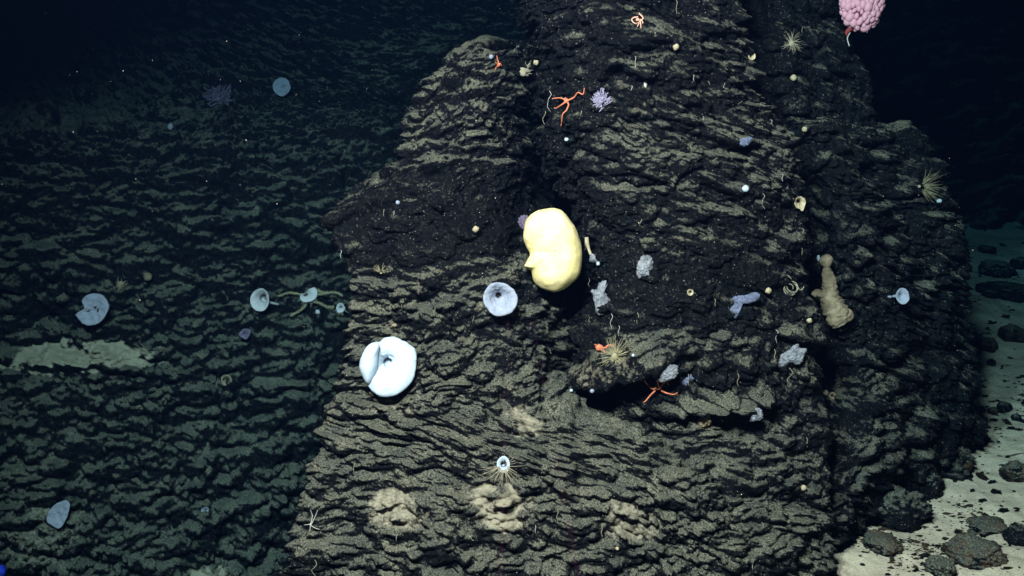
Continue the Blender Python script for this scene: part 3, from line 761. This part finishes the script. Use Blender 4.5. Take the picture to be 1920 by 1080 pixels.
# slim white sponge beside the yellow one
f, P, S = px_frame(1108, 478, lift=4)
e = empty('slim_sponge', P, 'slim whitish sponge trailing down the crack beside the yellow sponge', 'sponge')
g = lambda x, y, z=0: f((x / 6 + 1080 - 1108, 478 - (y / 6 + 440), z))
build('stem', tube([g(118, 30), g(122, 90), g(142, 165), g(165, 225)], np.array([3.6, 4.2, 2.6, 3]) * S, 8, 0.7), M_CRM, e)
build('body', puff(f, zoom([(165,215),(205,225),(240,290),(262,320),(225,318),(150,300)], (1080, 440), 6, (1108, 478)), 5, 4, nt=30, nf=12), M_GRY, e)
build('knob', puff(f, zoom([(230,305),(265,305),(268,340),(240,352),(226,335)], (1080, 440), 6, (1108, 478)), 5, 3, nt=20, nf=10), M_WHT, e)

# ---- tan branching sponge by the fissure
f, P, S = px_frame(1560, 550, depth=min(0.5 * at(1520, 550)[2] + 0.5 * at(1578, 560)[2], at(1580, 600)[2], at(1560, 520)[2], at(1545, 570)[2]) * FPX - 0.05)
e = empty('branching_sponge', P, 'tan branching sponge with a rounded knob on top, beside the fissure', 'sponge')
g = lambda x, y, z=0: f((x / 5.4 + 1480 - 1560, 550 - (y / 5.4 + 440), z))
build('body', tube([g(372, 330), g(382, 380), g(402, 470), g(408, 560), g(420, 650), g(450, 740), g(505, 840), g(545, 900)], np.array([5, 9, 12.5, 14, 18, 21, 24, 17]) * S, 28, 0.8, 8, 0.3), M_TAN, e)
build('knob', puff(f, zoom([(370,198),(410,205),(440,240),(430,290),(400,345),(360,335),(320,305),(300,270),(320,225)], (1480, 440), 5.4, (1560, 550)), 9, 8, nt=30, nf=14, bump=0.6), M_TAN, e)
build('branch', tube([g(390, 620), g(320, 600, 2), g(270, 590, 3), g(235, 620, 3)], np.array([9, 7.5, 7, 5]) * S, 14, 0.9, 5, 0.12), M_TAN, e)
build('foot', tube([g(500, 800), g(560, 820, 2), g(605, 800, 2), g(625, 790, 1)], np.array([15, 15, 12, 7]) * S, 16, 0.8, 5, 0.25), M_TAN, e)

# ---- brittle stars
def brittle(ctr, arms, mt, label, scale, org, disc_r=5.0, w=2.2, lift=5):
    f, P, S = px_frame(*ctr, lift=lift)
    e = empty('brittle_star', P, label, 'brittle star', 'brittle stars on the outcrop')
    build('disc', puff(f, circ(disc_r, disc_r * 0.85, 10, 0.08), 3, 2.5, nt=20, nf=10), mt, e)
    for k, a in enumerate(arms):
        q = zoom(a, org, scale, ctr)
        dp = np.array([at(ctr[0] + x, ctr[1] - y, 4)[2] * FPX for x, y in q]); d0 = at(*ctr)[2] * FPX
        off = np.clip((d0 - dp) / S, -22, 22)
        pts = [(x, y, np.clip(o, -18, 22) * min(1, j / 1.5) + 1.5) for j, ((x, y), o) in enumerate(zip(q, off))]
        build('arm', tube(f(np.array(pts)), np.linspace(w, w * 0.4, len(pts)) * 0.85 * S, 7, 0.8, 6, 0.12), mt, e)
    return e
O9 = (900, 0); Q9 = 4.5
brittle((1062, 190), [[(728,855),(690,830),(650,818),(610,824)], [(735,855),(790,830),(820,800),(860,818),(872,765)], [(715,870),(680,890),(640,905),(628,898)], [(740,872),(745,895),(725,940),(697,968),(690,1010),(685,1062)], [(722,850),(716,832),(727,838),(738,850)]], M_ORG, 'orange brittle star sprawled high on the left side of the pillar', Q9, O9)
brittle((1195, 38), [[(1345,190),(1374,155),(1345,112),(1352,104),(1342,122)], [(1330,150),(1290,158),(1275,185),(1300,212),(1338,195),(1335,165)], [(1340,195),(1320,240)], [(1350,195),(1352,252)], [(1345,170),(1372,190),(1365,205)]], M_PNK, 'pale pink brittle star curled in loops near the top edge', Q9, O9, 3.5, 1.8)
brittle((935.5, 122), [[(160,545),(150,510),(140,470)], [(150,560),(135,590),(133,618)], [(165,560),(150,575)], [(172,540),(182,560)], [(155,545),(128,535)]], M_ORG, 'faint reddish brittle star on the slab peak', Q9, O9, 3.5, 1.5)
O6 = (1080, 600); Q6 = 6.354
brittle((1232, 725), [[(965,780),(940,690),(925,590),(890,578),(790,580)], [(940,800),(895,812),(830,750),(780,690),(738,608)], [(1000,780),(1030,737),(1070,735),(1086,768)], [(1000,830),(1050,855),(1090,865),(1140,872),(1182,848)], [(930,830),(870,890),(820,950),(788,972)]], M_ORG, 'orange brittle star reaching across a dark hollow below the oval grey sponge', Q6, O6, 6, 2.2, 16)
brittle((1123, 651), [[(280,325),(340,322),(368,292),(420,300),(446,350),(425,380),(385,390),(374,430),(386,482)], [(260,310),(218,288)], [(280,305),(262,282)], [(275,340),(310,360),(332,390),(322,412)], [(255,335),(225,315)]], M_ORG, 'bright orange-red brittle star perched on a hydroid tuft', Q6, O6, 7, 2.6, 14)
brittle((583.5, 982), [[(130,785),(141,740),(130,703)], [(135,785),(155,745),(172,703)], [(130,790),(165,805),(187,810)], [(122,785),(93,790)], [(130,795),(125,832)]], M_WSK, 'thin whitish brittle star on the lower left edge of the slab', 3.0, (540, 720), 2.6, 1.0, 6)

# ---- tufts
def tuft(name, ctr, n, r0, r1, lo, hi, seed, mt, label, cat, w=0.6, core=4, lift=5, sag=0.0, cm=None):
    f, P, S = px_frame(*ctr, lift=lift)
    e = empty(name, P, label, cat)
    build('core', puff(f, circ(core, core, 10, 0.12, seed), core * 0.6, core * 0.6, nt=16, nf=8), cm or mt, e)
    fringe(f, S, n, r0, r1, lo, hi, seed, 0, mt, e, 'tentacles', w, sag)
    return e
tuft('anemone', (1483, 82), 44, 12, 26, -3.3, 3.2, 51, M_PAL, 'pale yellowish anemone with spread tentacles, on the upper right rock', 'anemone', 0.45, 6)
tuft('feathery_fan', (1722, 350), 34, 22, 52, -1.1, 1.1, 52, M_HYD, 'dull feathery fan spreading over the right-hand silhouette', 'hydroid', 0.42, 3)
tuft('hydroid_tuft', (1152, 668), 70, 14, 44, -2.9, 2.6, 53, M_HYD, 'tangled pale hydroid tuft under the bright orange-red brittle star', 'hydroid', 0.7, 7, 6)
tuft('hydroid_tuft', (980, 136), 40, 10, 30, -0.5, 3.4, 54, M_PAL, 'pale fluffy hydroid tuft wedged between slab peak and pillar', 'hydroid', 0.8, 8)
tuft('hydroid_tuft', (715, 512), 16, 8, 22, 0.2, 2.9, 55, M_HYD, 'faint wispy hydroid tuft on the black part of the slab', 'hydroid', 0.5, 2)
tuft('hydroid_tuft', (228, 535), 24, 6, 16, -3, 3, 56, M_TAN, 'reddish fuzzy tuft above and right of the notched disc sponge', 'hydroid', 0.9, 7)

# ---- lavender coral
def lace(f, S, rx, ry, rot, n, seed, w=0.8):
    r = np.random.default_rng(seed); parts = []
    for k in range(n):
        a = r.uniform(-0.5, 3.6); x, y = -0.15 * rx, -0.8 * ry; pts = [(x, y, 0)]
        q = r.uniform(-1, 1, 2); tx, ty = q[0] * rx * 0.9, q[1] * ry
        x0, y0 = tx * 0.55 + r.normal() * 2, ty * 0.55 - 3 + r.normal() * 2
        pts = [(x0, y0, r.uniform(0, 3)), ((x0 + tx) / 2 + r.normal(), (y0 + ty) / 2 + r.normal(), r.uniform(2, 6)), (tx, ty, r.uniform(3, 8))]
        p = np.array(pts); c_, s_ = math.cos(rot), math.sin(rot)
        p[:, :2] = np.stack([p[:, 0] * c_ - p[:, 1] * s_, p[:, 0] * s_ + p[:, 1] * c_], -1)
        parts.append(tube(f(p), np.array([w, w * 0.9, w * 0.8]) * S, 5, sub=3))
    return join(parts)
f, P, S = px_frame(1126, 187, lift=3)
e = empty('lace_coral', P, 'lavender lace coral clump on the upper pillar', 'coral')
build('branches', lace(f, S, 21, 17, 0.7, 90, 61, 1.0), M_LAV, e); build('base', puff(f, circ(11, 8, 10, 0.1), 3, 3, nt=18, nf=8), M_LAV, e)
f, P, S = px_frame(410, 183, lift=6)
e = empty('lace_coral', P, 'dim violet lace coral in the dark upper left', 'coral')
build('branches', lace(f, S, 32, 22, 0.1, 110, 62, 1.2), M_PUR, e); build('base', puff(f, circ(12, 8, 10, 0.1), 3, 3, nt=18, nf=8), M_PUR, e)

# ---- pink coral at the top right
f, P, S = px_frame(1614, 8, depth=at(1580, 70)[2] * FPX + 0.02)
e = empty('pink_coral', P, 'pink bubble-like coral head of crowded polyps at the top edge', 'coral')
build('stalk', tube([f((-28, -70, -20)), f((-24, -52, -10)), f((-12, -35, 0)), f((0, 0, 0))], np.array([3, 4, 6, 10]) * S, 10), M_STK, e)
build('core', puff(f, circ(34, 44, 14, 0.04), 16, 16, nt=30, nf=14, bump=2), M_STK, e)
pv, pf = puff(lambda a: np.asarray(a, float), circ(1, 1, 10, 0.03), 1, 1, nt=14, nf=9)
pm = [mesh('polyp', pv * np.array(s_), pf) for s_ in ((6.5, 8.5, 6), (7.5, 9.5, 7), (5.2, 8, 5.5))]
for m_ in pm: m_.materials.append(M_POL)
rr = np.random.default_rng(77); made = []
for k in range(4000):
    th, ph = rr.uniform(-math.pi, math.pi), math.acos(rr.uniform(-0.15, 1))
    d_ = np.array([math.sin(ph) * math.cos(th), math.sin(ph) * math.sin(th), math.cos(ph)])
    q = d_ * np.array([37, 46, 25])
    if any(np.linalg.norm(q - z_) < 7.6 for z_ in made): continue
    made.append(q)
    o = link('polyp', pm[len(made) % 3], None, e)
    out_d = (d_[0] * RGT + d_[1] * UPV + d_[2] * TOW)
    Mx = Matrix.Translation(Vector(f(q))) @ Matrix.Rotation(rr.normal() * 0.35, 4, Vector(TOW)) @ Matrix((( *(RGT * 1.0), ), ( *UPV, ), ( *TOW, ))).transposed().to_4x4() @ Matrix.Scale(S * rr.uniform(0.6, 1.2), 4)
    o.matrix_parent_inverse = Matrix.Identity(4); o.matrix_basis = Matrix.Translation(-e.location) @ Mx
f2, P2, S2 = px_frame(1588, 75, lift=6)
build('white_tentacle', tube([f2((4, 12, 0)), f2((0, 6, 2)), f2((-2, 0, 3)), f2((0, -8, 3)), f2((2, -13, 2))], 1.1 * S2, 6), M_WSK, None, 'white curved thread dangling under the pink coral', 'worm')

# ---- coiled whip and white oblong
f, P, S = px_frame(1483, 542, lift=5)
t_ = np.linspace(0, 6.3 * math.pi, 80); rr_ = 6 + 6.5 * np.abs(np.sin(t_ * 0.31))
co_ = np.stack([rr_ * np.cos(t_) * 1.05 + t_ * 0.35 - 4, rr_ * np.sin(t_) * 1.0 + 0.15 * t_, np.sin(t_ * 0.7) * 3], -1)
co_ = np.concatenate([co_, [[15, -1, 1], [20, 0, 1], [23, 5, 1]]])
build('coiled_whip', tube(f(co_), 0.75 * S, 6, sub=2), M_PAL, None, 'thin whip coral wound into a loose coil left of the tan sponge', 'whip coral')

# ---- little sponges and polyps, one by one
def nub(px, py, r, mt, label, name='small_sponge', cat='sponge', hole=False, squash=1.0, group=None):
    f, P, S = px_frame(px, py, lift=r * 0.5)
    if hole:
        e = empty(name, P, label, cat, group)
        build('body', dish(f, circ(r, r * squash, 12, 0.05, int(px)), (0, 0), r * 1.2, 2, r * 0.4, stem=r * 0.8, nt=28, bump=0.2), mt, e)
        build('mouth', disc(f, (0, 0), r * 0.4, r * 0.4, -r * 0.95, 12), M_DRK, e)
    else:
        build(name, puff(f, circ(r, r * squash, 12, 0.06, int(px)), r, r, nt=28, nf=14, bump=r * 0.06), mt, None, label, cat, group)
nub(892, 430, 6.2, M_CRM, 'round cream ball sponge on the black face left of the yellow sponge')
nub(1397, 354, 6.2, M_WHT, 'bright white ball sponge left of the cream barrel sponge')
nub(1062, 262, 4, M_WHT, 'tiny white ball on the pillar below the sprawled orange brittle star')
nub(921, 107, 4.2, M_BLU, 'tiny pale blue ball on the slab peak')
nub(1440, 545, 6, M_CRM, 'small pale knob sponge left of the coiled whip coral')
nub(1005, 117, 5, M_CRM, 'hanging cream bulb sponge beside the pale hydroid tuft', squash=1.3)
nub(1267, 89, 6, M_CRM, 'little cream knob on the upper pillar right of the pink looped brittle star')
nub(1409, 106, 7, M_CRM, 'small cream cup at the top of the fissure', hole=True)
nub(1487, 146, 6, M_CRM, 'small cream knob on the right rock below the pale anemone')
nub(1294, 548, 6, M_CRM, 'small tan cup sponge with a dark mouth in the middle of the pillar', hole=True)
nub(1508, 243, 5, M_CRM, 'small cream knob on the upper right rock just past the fissure')
nub(1517, 601, 5, M_CRM, 'pale knob at the foot of the tan branching sponge')
nub(1548, 736, 5, M_TAN, 'small tan knob low beside the fissure')
nub(1561, 742, 7, M_TAN, 'small tan cup low beside the fissure', hole=True)
nub(1506, 914, 5.5, M_CRM, 'small cream knob on the lower right of the outcrop')
nub(1157, 1028, 3.4, M_CRM, 'tiny pale knob in a dark hollow at the bottom of the outcrop')
nub(596, 585, 4.5, M_FARW, 'tiny white ball below the fuzzy white sponge')
nub(278, 519, 8, M_TAN, 'dull tan lump sponge above and right of the notched disc sponge')
nub(425, 712, 10, M_TAN, 'brownish cup sponge in the shade of the lower slope', hole=True)
nub(385, 956, 7, M_FARB, 'small grey ring sponge on the lower slope', hole=True, squash=0.8)
nub(320, 238, 5, M_FARB, 'dim white speck sponge on the upper slope', squash=1.3)
nub(3, 1069, 12, M_VBL, 'vivid blue lump in the bottom left corner', 'blue_lump', 'lump')
nub(1187, 666, 3, M_WHT, 'tiny white fleck at the hydroid tuft')
nub(1110, 733, 4, M_BLU, 'tiny pale blue ball under the shelf edge'); nub(1071, 732, 3, M_WHT, 'tiny white ball left of the shelf edge')
nub(1760, 377, 5, M_WHT, 'white fleck on the right-hand silhouette below the feathery fan', squash=0.8)
nub(1534, 484, 3, M_WHT, 'tiny white fleck above the tan branching sponge', squash=2)
nub(746, 380, 4, M_BLU, 'tiny pale ball near the top of the black slab face')
nub(740, 610, 5, M_TAN, 'tan pebble-like knob on the upper slab', squash=0.8)
nub(1210, 157, 3.2, M_WSK, 'white oblong speck sponge on the upper pillar', squash=2.6)
nub(1785, 152, 9, M_FARB, 'dim greenish blur of a sponge in the black water at right') if False else None

# ---- worm tubes hanging from the rock
TL = 'thin pale worm tube hanging from the dark rock'; TG = 'worm tubes hanging from the outcrop'
def thread(px, py, l, bend, mt=None, w=0.8, ang=-1.57, label=TL, seed=0):
    r = np.random.default_rng(int(px * 31 + py + seed))
    f, P, S = px_frame(px, py, lift=4)
    n = 5; q = [(0, 0, -5)]
    for k in range(1, n + 1):
        s_ = l * k / n
        q.append((s_ * math.cos(ang) + bend * math.sin(k * 1.3 + r.uniform(0, 1)) * 2, s_ * math.sin(ang), 1 + r.normal() * 0.8))
    build('worm_tube', tube(f(np.array(q)), np.linspace(w, w * 0.6, n + 1) * 0.68 * S, 5, sub=3), mt or M_PAL, None, label if label != TL else ('thin %s worm tube hanging from the dark %s' % ('whitish' if mt is M_WSK else 'cream', 'slab on the left' if px < 1060 else 'pillar face')), 'worm tube', 'worm tubes hanging from the slab' if px < 1060 else 'worm tubes hanging from the pillar')
for (x, y, l, b) in [(1268, 0, 28, .5), (1430, 362, 30, 1.6), (1191, 105, 24, .3), (1466, 325, 16, .5), (720, 392, 14, .2), (739, 395, 14, .2), (1225, 885, 35, 1.5), (1505, 428, 16, .6), (1318, 218, 14, .4),
                     (1290, 700, 22, .3), (1383, 700, 24, 1), (1452, 655, 22, .6), (1455, 618, 26, 1.2), (1195, 586, 26, 1), (1146, 588, 28, 1.2), (1104, 522, 16, .8), (1353, 757, 34, 1.5), (1512, 820, 18, .3), (1045, 955, 22, .8),
                     (1055, 965, 18, .3), (1004, 985, 14, .3), (755, 560, 20, .8), (815, 575, 18, .6), (1480, 690, 34, 2.5), (1030, 170, 40, 2), (1020, 205, 30, 1.5), (1098, 445, 24, 1), (1184, 160, 18, .8), (590, 1050, 30, 2.5),
                     (664, 870, 14, .3), (718, 965, 12, .3), (1410, 1050, 18, .4), (1128, 985, 20, .6), (960, 790, 22, 1.2), (1228, 60, 10, .3), (1300, 140, 12, .3), (640, 470, 14, .5), (1160, 610, 24, .8), (1340, 560, 14, .3)]:
    thread(x, y, l, b, M_PAL if (x + y) % 3 else M_WSK)
r_ = np.random.default_rng(91)
for k in range(24):
    x = r_.uniform(1060, 1530) if k % 3 else r_.uniform(620, 1060); y = r_.uniform(20, 1060) if k % 3 else r_.uniform(400, 1060)
    thread(x, y, r_.uniform(5, 15), r_.uniform(0, 0.8), M_PAL if k % 2 else M_WSK, r_.uniform(0.45, 0.75), -1.57 + r_.normal() * 0.4)

# ---- rocks on the sand
def rust_material():
    m = rock_material('rust_stained_rock', 0.3); m.name = 'rust_stained_rock'
    nt = m.node_tree; p = nt.nodes['Principled BSDF']
    src = p.inputs['Base Color'].links[0].from_socket
    tc = N(nt, 'ShaderNodeTexCoord').outputs['Object']; n = noise(nt, 18, 3, 0.6, tc)
    fac = ramp(nt, n.outputs['Fac'], 0.42, 0.6).outputs[0]
    nt.links.new(mix(nt, mth(nt, 'MULTIPLY', fac, 0.5), src, (0.085, 0.050, 0.028, 1)), p.inputs['Base Color'])
    return m
M_RUST = rust_material()
def ico(n):
    import bmesh
    bm = bmesh.new(); bmesh.ops.create_icosphere(bm, subdivisions=n, radius=1.0)
    bm.verts.ensure_lookup_table()
    V = np.array([v.co[:] for v in bm.verts]); F = np.array([[v.index for v in f.verts] for f in bm.faces]); bm.free()
    return V, F
ICO = {n: ico(n) for n in (2, 3, 5)}
def rock(px, py, w, h, label, mt=None, seed=0, sub=5, sunk=0.3, sed=0.0, group=None, name='rock', deep=0.8, on_rock=False, rough=1.0):
    P, n, S = at(px, py, 5, ground=not on_rock)
    V, F = ICO[sub]; a, b, c_ = w / 2 * S, w / 2 * S * deep, h / 2 * S
    q = V * 1.6 + seed * 7.1
    rad = 1 + rough * (0.22 * fbm(q, 3, seed) + 0.14 * np.abs(fbm(q * np.array([1.6, 1.6, 4.5]), 2, seed + 3)) + (0.07 * fbm(q * np.array([4, 4, 12]), 3, seed + 5) + 0.03 * fbm(q * 16, 2, seed + 6) if sub > 3 else 0))
    D = V * rad[:, None] * np.array([a, b, c_])
    D[:, 2] = D[:, 2] + c_ * (1 - 2 * sunk)
    rz = seed * 1.7; R_ = np.array([[math.cos(rz * .2), -math.sin(rz * .2), 0], [math.sin(rz * .2), math.cos(rz * .2), 0], [0, 0, 1]])
    D = D @ R_.T
    me = mesh(name, D, F)
    nn = np.zeros(len(D) * 3, np.float32); me.vertices.foreach_get('normal', nn); nz = nn.reshape(-1, 3)[:, 2]
    attr(me, 'sed', smooth(nz + sed + 0.2 * fbm(q * 3, 2, seed + 9), 0.45, 0.95)); attr(me, 'sand', np.zeros(len(D)))
    o = link(name, me, mt or M_ROCK); o.location = P
    return tag(o, label, 'rock', group)
RG = 'rocks lying at the foot of the outcrop'
rock(1686, 975, 105, 75, 'rounded black boulder lying against the foot of the outcrop', None, 1, 5, 0.25, 0, RG, 'boulder')
rock(1668, 915, 80, 50, 'flat black boulder behind the rounded one at the outcrop foot', None, 2, 5, 0.3, 0.05, RG, 'boulder')
rock(1738, 925, 62, 70, 'dark lump rock at the right corner of the outcrop foot', None, 3, 5, 0.3, 0, RG, 'boulder')
rock(1802, 880, 46, 56, 'small upright dark rock under the block edge', M_RUST, 4, 5, 0.3, 0, RG, 'boulder')
rock(1652, 1022, 80, 26, 'low sandy stone half buried before the boulders', M_RUST, 5, 5, 0.35, 0.2, RG, 'boulder')
rock(1762, 1072, 54, 44, 'pale sediment-covered round stone at the bottom right', None, 6, 5, 0.35, 0.6, RG, 'boulder')
rock(1826, 1044, 104, 66, 'wide flaky dark rock stained brown at the bottom right', M_RUST, 7, 5, 0.45, 0.35, RG, 'boulder')
rock(1909, 1015, 50, 46, 'black stone cut by the right picture edge', None, 8, 5, 0.3, -0.1, RG, 'boulder')
rock(1903, 895, 52, 44, 'brownish rounded stone by the right picture edge', M_RUST, 9, 5, 0.35, 0.2, RG, 'boulder')
rock(1882, 768, 28, 22, 'small dark stone on the sand right of the outcrop', None, 10, 3, 0.3, -0.1, RG)
rock(1905, 785, 20, 13, 'small dark flat stone beside the picture edge', None, 11, 3, 0.3, -0.1, RG)
rock(1862, 772, 22, 14, 'little rust-brown stone on the sand', M_RUST, 12, 3, 0.4, 0, RG)
rock(1850, 652, 44, 30, 'rust-brown rock on the sand close to the block', M_RUST, 13, 3, 0.35, 0, RG)
rock(1898, 632, 56, 34, 'dim brown rock far right on the sand', M_RUST, 14, 3, 0.35, -0.1, RG)
rock(1858, 683, 17, 15, 'small black pebble standing alone on the sand', None, 15, 3, 0.3, -0.3, RG)
rock(1893, 552, 110, 30, 'long low black rock crossing the dim far sand', None, 16, 5, 0.35, -0.3, RG, 'boulder')
rock(1868, 510, 60, 34, 'dim sediment-topped rock behind the long black one', None, 17, 5, 0.35, 0.1, RG, 'boulder')
rock(1850, 470, 34, 14, 'faint dark stone on the farthest sand', None, 18, 3, 0.3, -0.2, RG)
rock(1914, 500, 40, 26, 'faint dark rock at the right edge of the far sand', None, 19, 3, 0.3, 0, RG)
rock(1852, 985, 80, 24, 'brown flaky rock ridge in the sand', M_RUST, 20, 5, 0.55, 0.3, RG, 'boulder')
FL = 'thin dark rock flake lying on the pale sand'; FG = 'rock flakes scattered on the sand'
r_ = np.random.default_rng(23); nfl = 0
FM = []
for k in range(6):
    V, Fq = ICO[2]; q = V * 1.3 + k * 5
    D = V * (1 + 0.75 * fbm(q * 1.5, 3, k + 80))[:, None] * np.array([1, 0.75, 0.5])
    me = mesh('rock_flake', D, Fq, False); attr(me, 'sed', np.full(len(D), 0.05)); attr(me, 'sand', np.zeros(len(D)))
    me.materials.append(M_RUST if k % 2 else M_ROCK); FM.append(me)
while nfl < 80:
    x = r_.uniform(1590, 1920); y = 440 + 640 * r_.uniform() ** 0.75
    if x < 1835 and y < 860 or (y > 860 and x < 1835 - (y - 860) * 1.25): continue
    if r_.uniform() > 0.35 + 0.65 * float(smooth(np.array(x), 1720, 1850)): continue
    P, n, S = at(x, y, 5, True)
    if at(x, y, 3)[2] * FPX < S * FPX - 0.1 and x < 1800: continue
    o = link('rock_flake', FM[int(r_.integers(6))]); s_ = S * r_.uniform(2.0, 7) * (1.2 if r_.uniform() < 0.2 else 0.8)
    o.location = P + np.array([0, 0, s_ * 0.1]); o.scale = (s_ * r_.uniform(1, 1.8), s_, s_ * r_.uniform(0.8, 1.3)); o.rotation_euler = (r_.normal() * 0.2, r_.normal() * 0.2, r_.uniform(-0.9, 0.5))
    tag(o, 'thin %s rock flake lying on the pale sand' % ('rust-brown' if o.data.materials[0] is M_RUST else 'black'), 'rock', FG); nfl += 1
f, P, S = px_frame(1850, 812, depth=at(1850, 812, 5, True)[2] * FPX)
build('twig', tube([f((-32, 7, 1)), f((-14, 1, 2)), f((4, -9, 1)), f((24, -16, 1))], np.array([2.0, 2.6, 2.2, 1.5]) * S, 7, sub=6, wob=0.2), M_DRK, None, 'dark bent twig-like fragment lying on the sand', 'debris')
f, P, S = px_frame(1895, 852, depth=at(1895, 852, 5, True)[2] * FPX)
build('twig', tube([f((-26, -2, 1)), f((-10, -4, 2)), f((8, 0, 1)), f((24, 2, 1))], np.array([1.6, 1.8, 1.6, 1.2]) * S, 7, sub=6, wob=0.2), M_DRK, None, 'thin dark twig-like fragment on the sand by the right edge', 'debris')
SHG = 'white shell bits on the sand'
for k, (x, y) in enumerate([(1785, 910), (1885, 868), (1878, 878), (1866, 705), (1850, 692), (1830, 890), (1895, 700), (1752, 1040), (1845, 880), (1730, 1062)]):
    f, P, S = px_frame(x, y, depth=at(x, y, 5, True)[2] * FPX)
    build('shell_bit', puff(f, circ(2.6, 1.5, 8, 0.15, k), 1.5, 1.5, nt=10, nf=6), M_WSK, None, 'tiny white shell bit lying on the sand', 'shell', SHG)

# ---- loose gravel, too fine to count
r_ = np.random.default_rng(29); parts = []
oc = np.array([(1, 0, 0), (-1, 0, 0), (0, 1, 0), (0, -1, 0), (0, 0, 1), (0, 0, -1)], float)
of = [(0, 2, 4), (2, 1, 4), (1, 3, 4), (3, 0, 4), (2, 0, 5), (1, 2, 5), (3, 1, 5), (0, 3, 5)]
gk = np.nonzero((GND[2] > 1560) & (GND[2] < 1960) & (GND[3] > 450) & (GND[3] < 1100))[0]
cl = perlin(GND[0][gk] * np.array([3.2, 2.2, 0]) + 5, 97)
gk = gk[r_.uniform(size=len(gk)) < smooth(cl, -0.15, 0.5) * 0.9 + 0.06]
gk = r_.choice(gk, 3600, replace=False)
for k in gk:
    s_ = r_.gamma(2.0, 0.0022) + 0.0015
    parts.append((GND[0][k] + (0, 0, s_ * 0.15) + (oc + r_.normal(size=(6, 3)) * 0.25) * np.array([1.5, 1.0, 0.6]) * s_, of))
V, Fq = join(parts); me = mesh('gravel', V, Fq, False); attr(me, 'sed', np.full(len(V), 0.12)); attr(me, 'sand', np.zeros(len(V)))
o = link('gravel', me, M_RUST); tag(o, 'fine dark gravel strewn over the pale sand', None, kind='stuff')

# ---- drifting particles
r_ = np.random.default_rng(5); parts = []
V, Fq = ICO[2]; oc = np.array([(1, 0, 0), (-1, 0, 0), (0, 1, 0), (0, -1, 0), (0, 0, 1), (0, 0, -1)], float)
of = [(0, 2, 4), (2, 1, 4), (1, 3, 4), (3, 0, 4), (2, 0, 5), (1, 2, 5), (3, 1, 5), (0, 3, 5)]
for k in range(170):
    x, y = r_.uniform(-80, 2000), r_.uniform(-60, 1140)
    if k < 60: x, y = r_.uniform(-80, 900), r_.uniform(-60, 420)
    surf = at(x, y, 8)[2] * FPX
    d = r_.uniform(2.6, 6.0)
    if d > surf - 0.05: d = surf * r_.uniform(0.6, 0.97)
    parts.append((CAM + pray(x, y) * d + oc * r_.uniform(0.0006, 0.0016), of))
o = build('drifting_particles', join(parts), M_WSK); tag(o, 'tiny pale particles drifting in the dark water', None, kind='stuff')

# ---- the vehicle's two red sighting lasers, ten centimetres apart
for x, y in ((953, 603), (1000, 605)):
    P, n, S = at(x, y, 3)
    l = bpy.data.lights.new('sighting_laser', 'AREA'); l.shape = 'DISK'; l.size = 0.007; l.spread = math.radians(0.2); l.energy = 3.2; l.color = (1, 0.02, 0.03)
    o = bpy.data.objects.new('sighting_laser', l); COL.objects.link(o)
    src = Vector(P) + Vector((0, -3.6, 0.6)); o.location = src
    o.rotation_euler = (Vector(P) - src).to_track_quat('-Z', 'Y').to_euler()
# ------------------------------------------------------------------ the water itself
def water_box():
    x0, x1, y0, y1, z0, z1 = -30, 30, -8, 40, -4, 9
    V = [(x, y, z) for x in (x0, x1) for y in (y0, y1) for z in (z0, z1)]
    F = [(0, 1, 3, 2), (4, 6, 7, 5), (0, 4, 5, 1), (2, 3, 7, 6), (0, 2, 6, 4), (1, 5, 7, 3)]
    m, nt, p = mat('sea_water'); nt.nodes.remove(p)
    v = N(nt, 'ShaderNodeVolumePrincipled'); v.inputs['Density'].default_value = 0.2
    v.inputs['Color'].default_value = (0.0012, 0.0046, 0.0140, 1); v.inputs['Absorption Color'].default_value = (0.05, 0.52, 0.72, 1)
    v.inputs['Anisotropy'].default_value = 0.3
    nt.links.new(v.outputs[0], nt.nodes['Material Output'].inputs['Volume'])
    o = link('haze', mesh('haze', V, F, False), m); tag(o, 'clear dark sea water filling the scene', None, kind='stuff')
water_box()
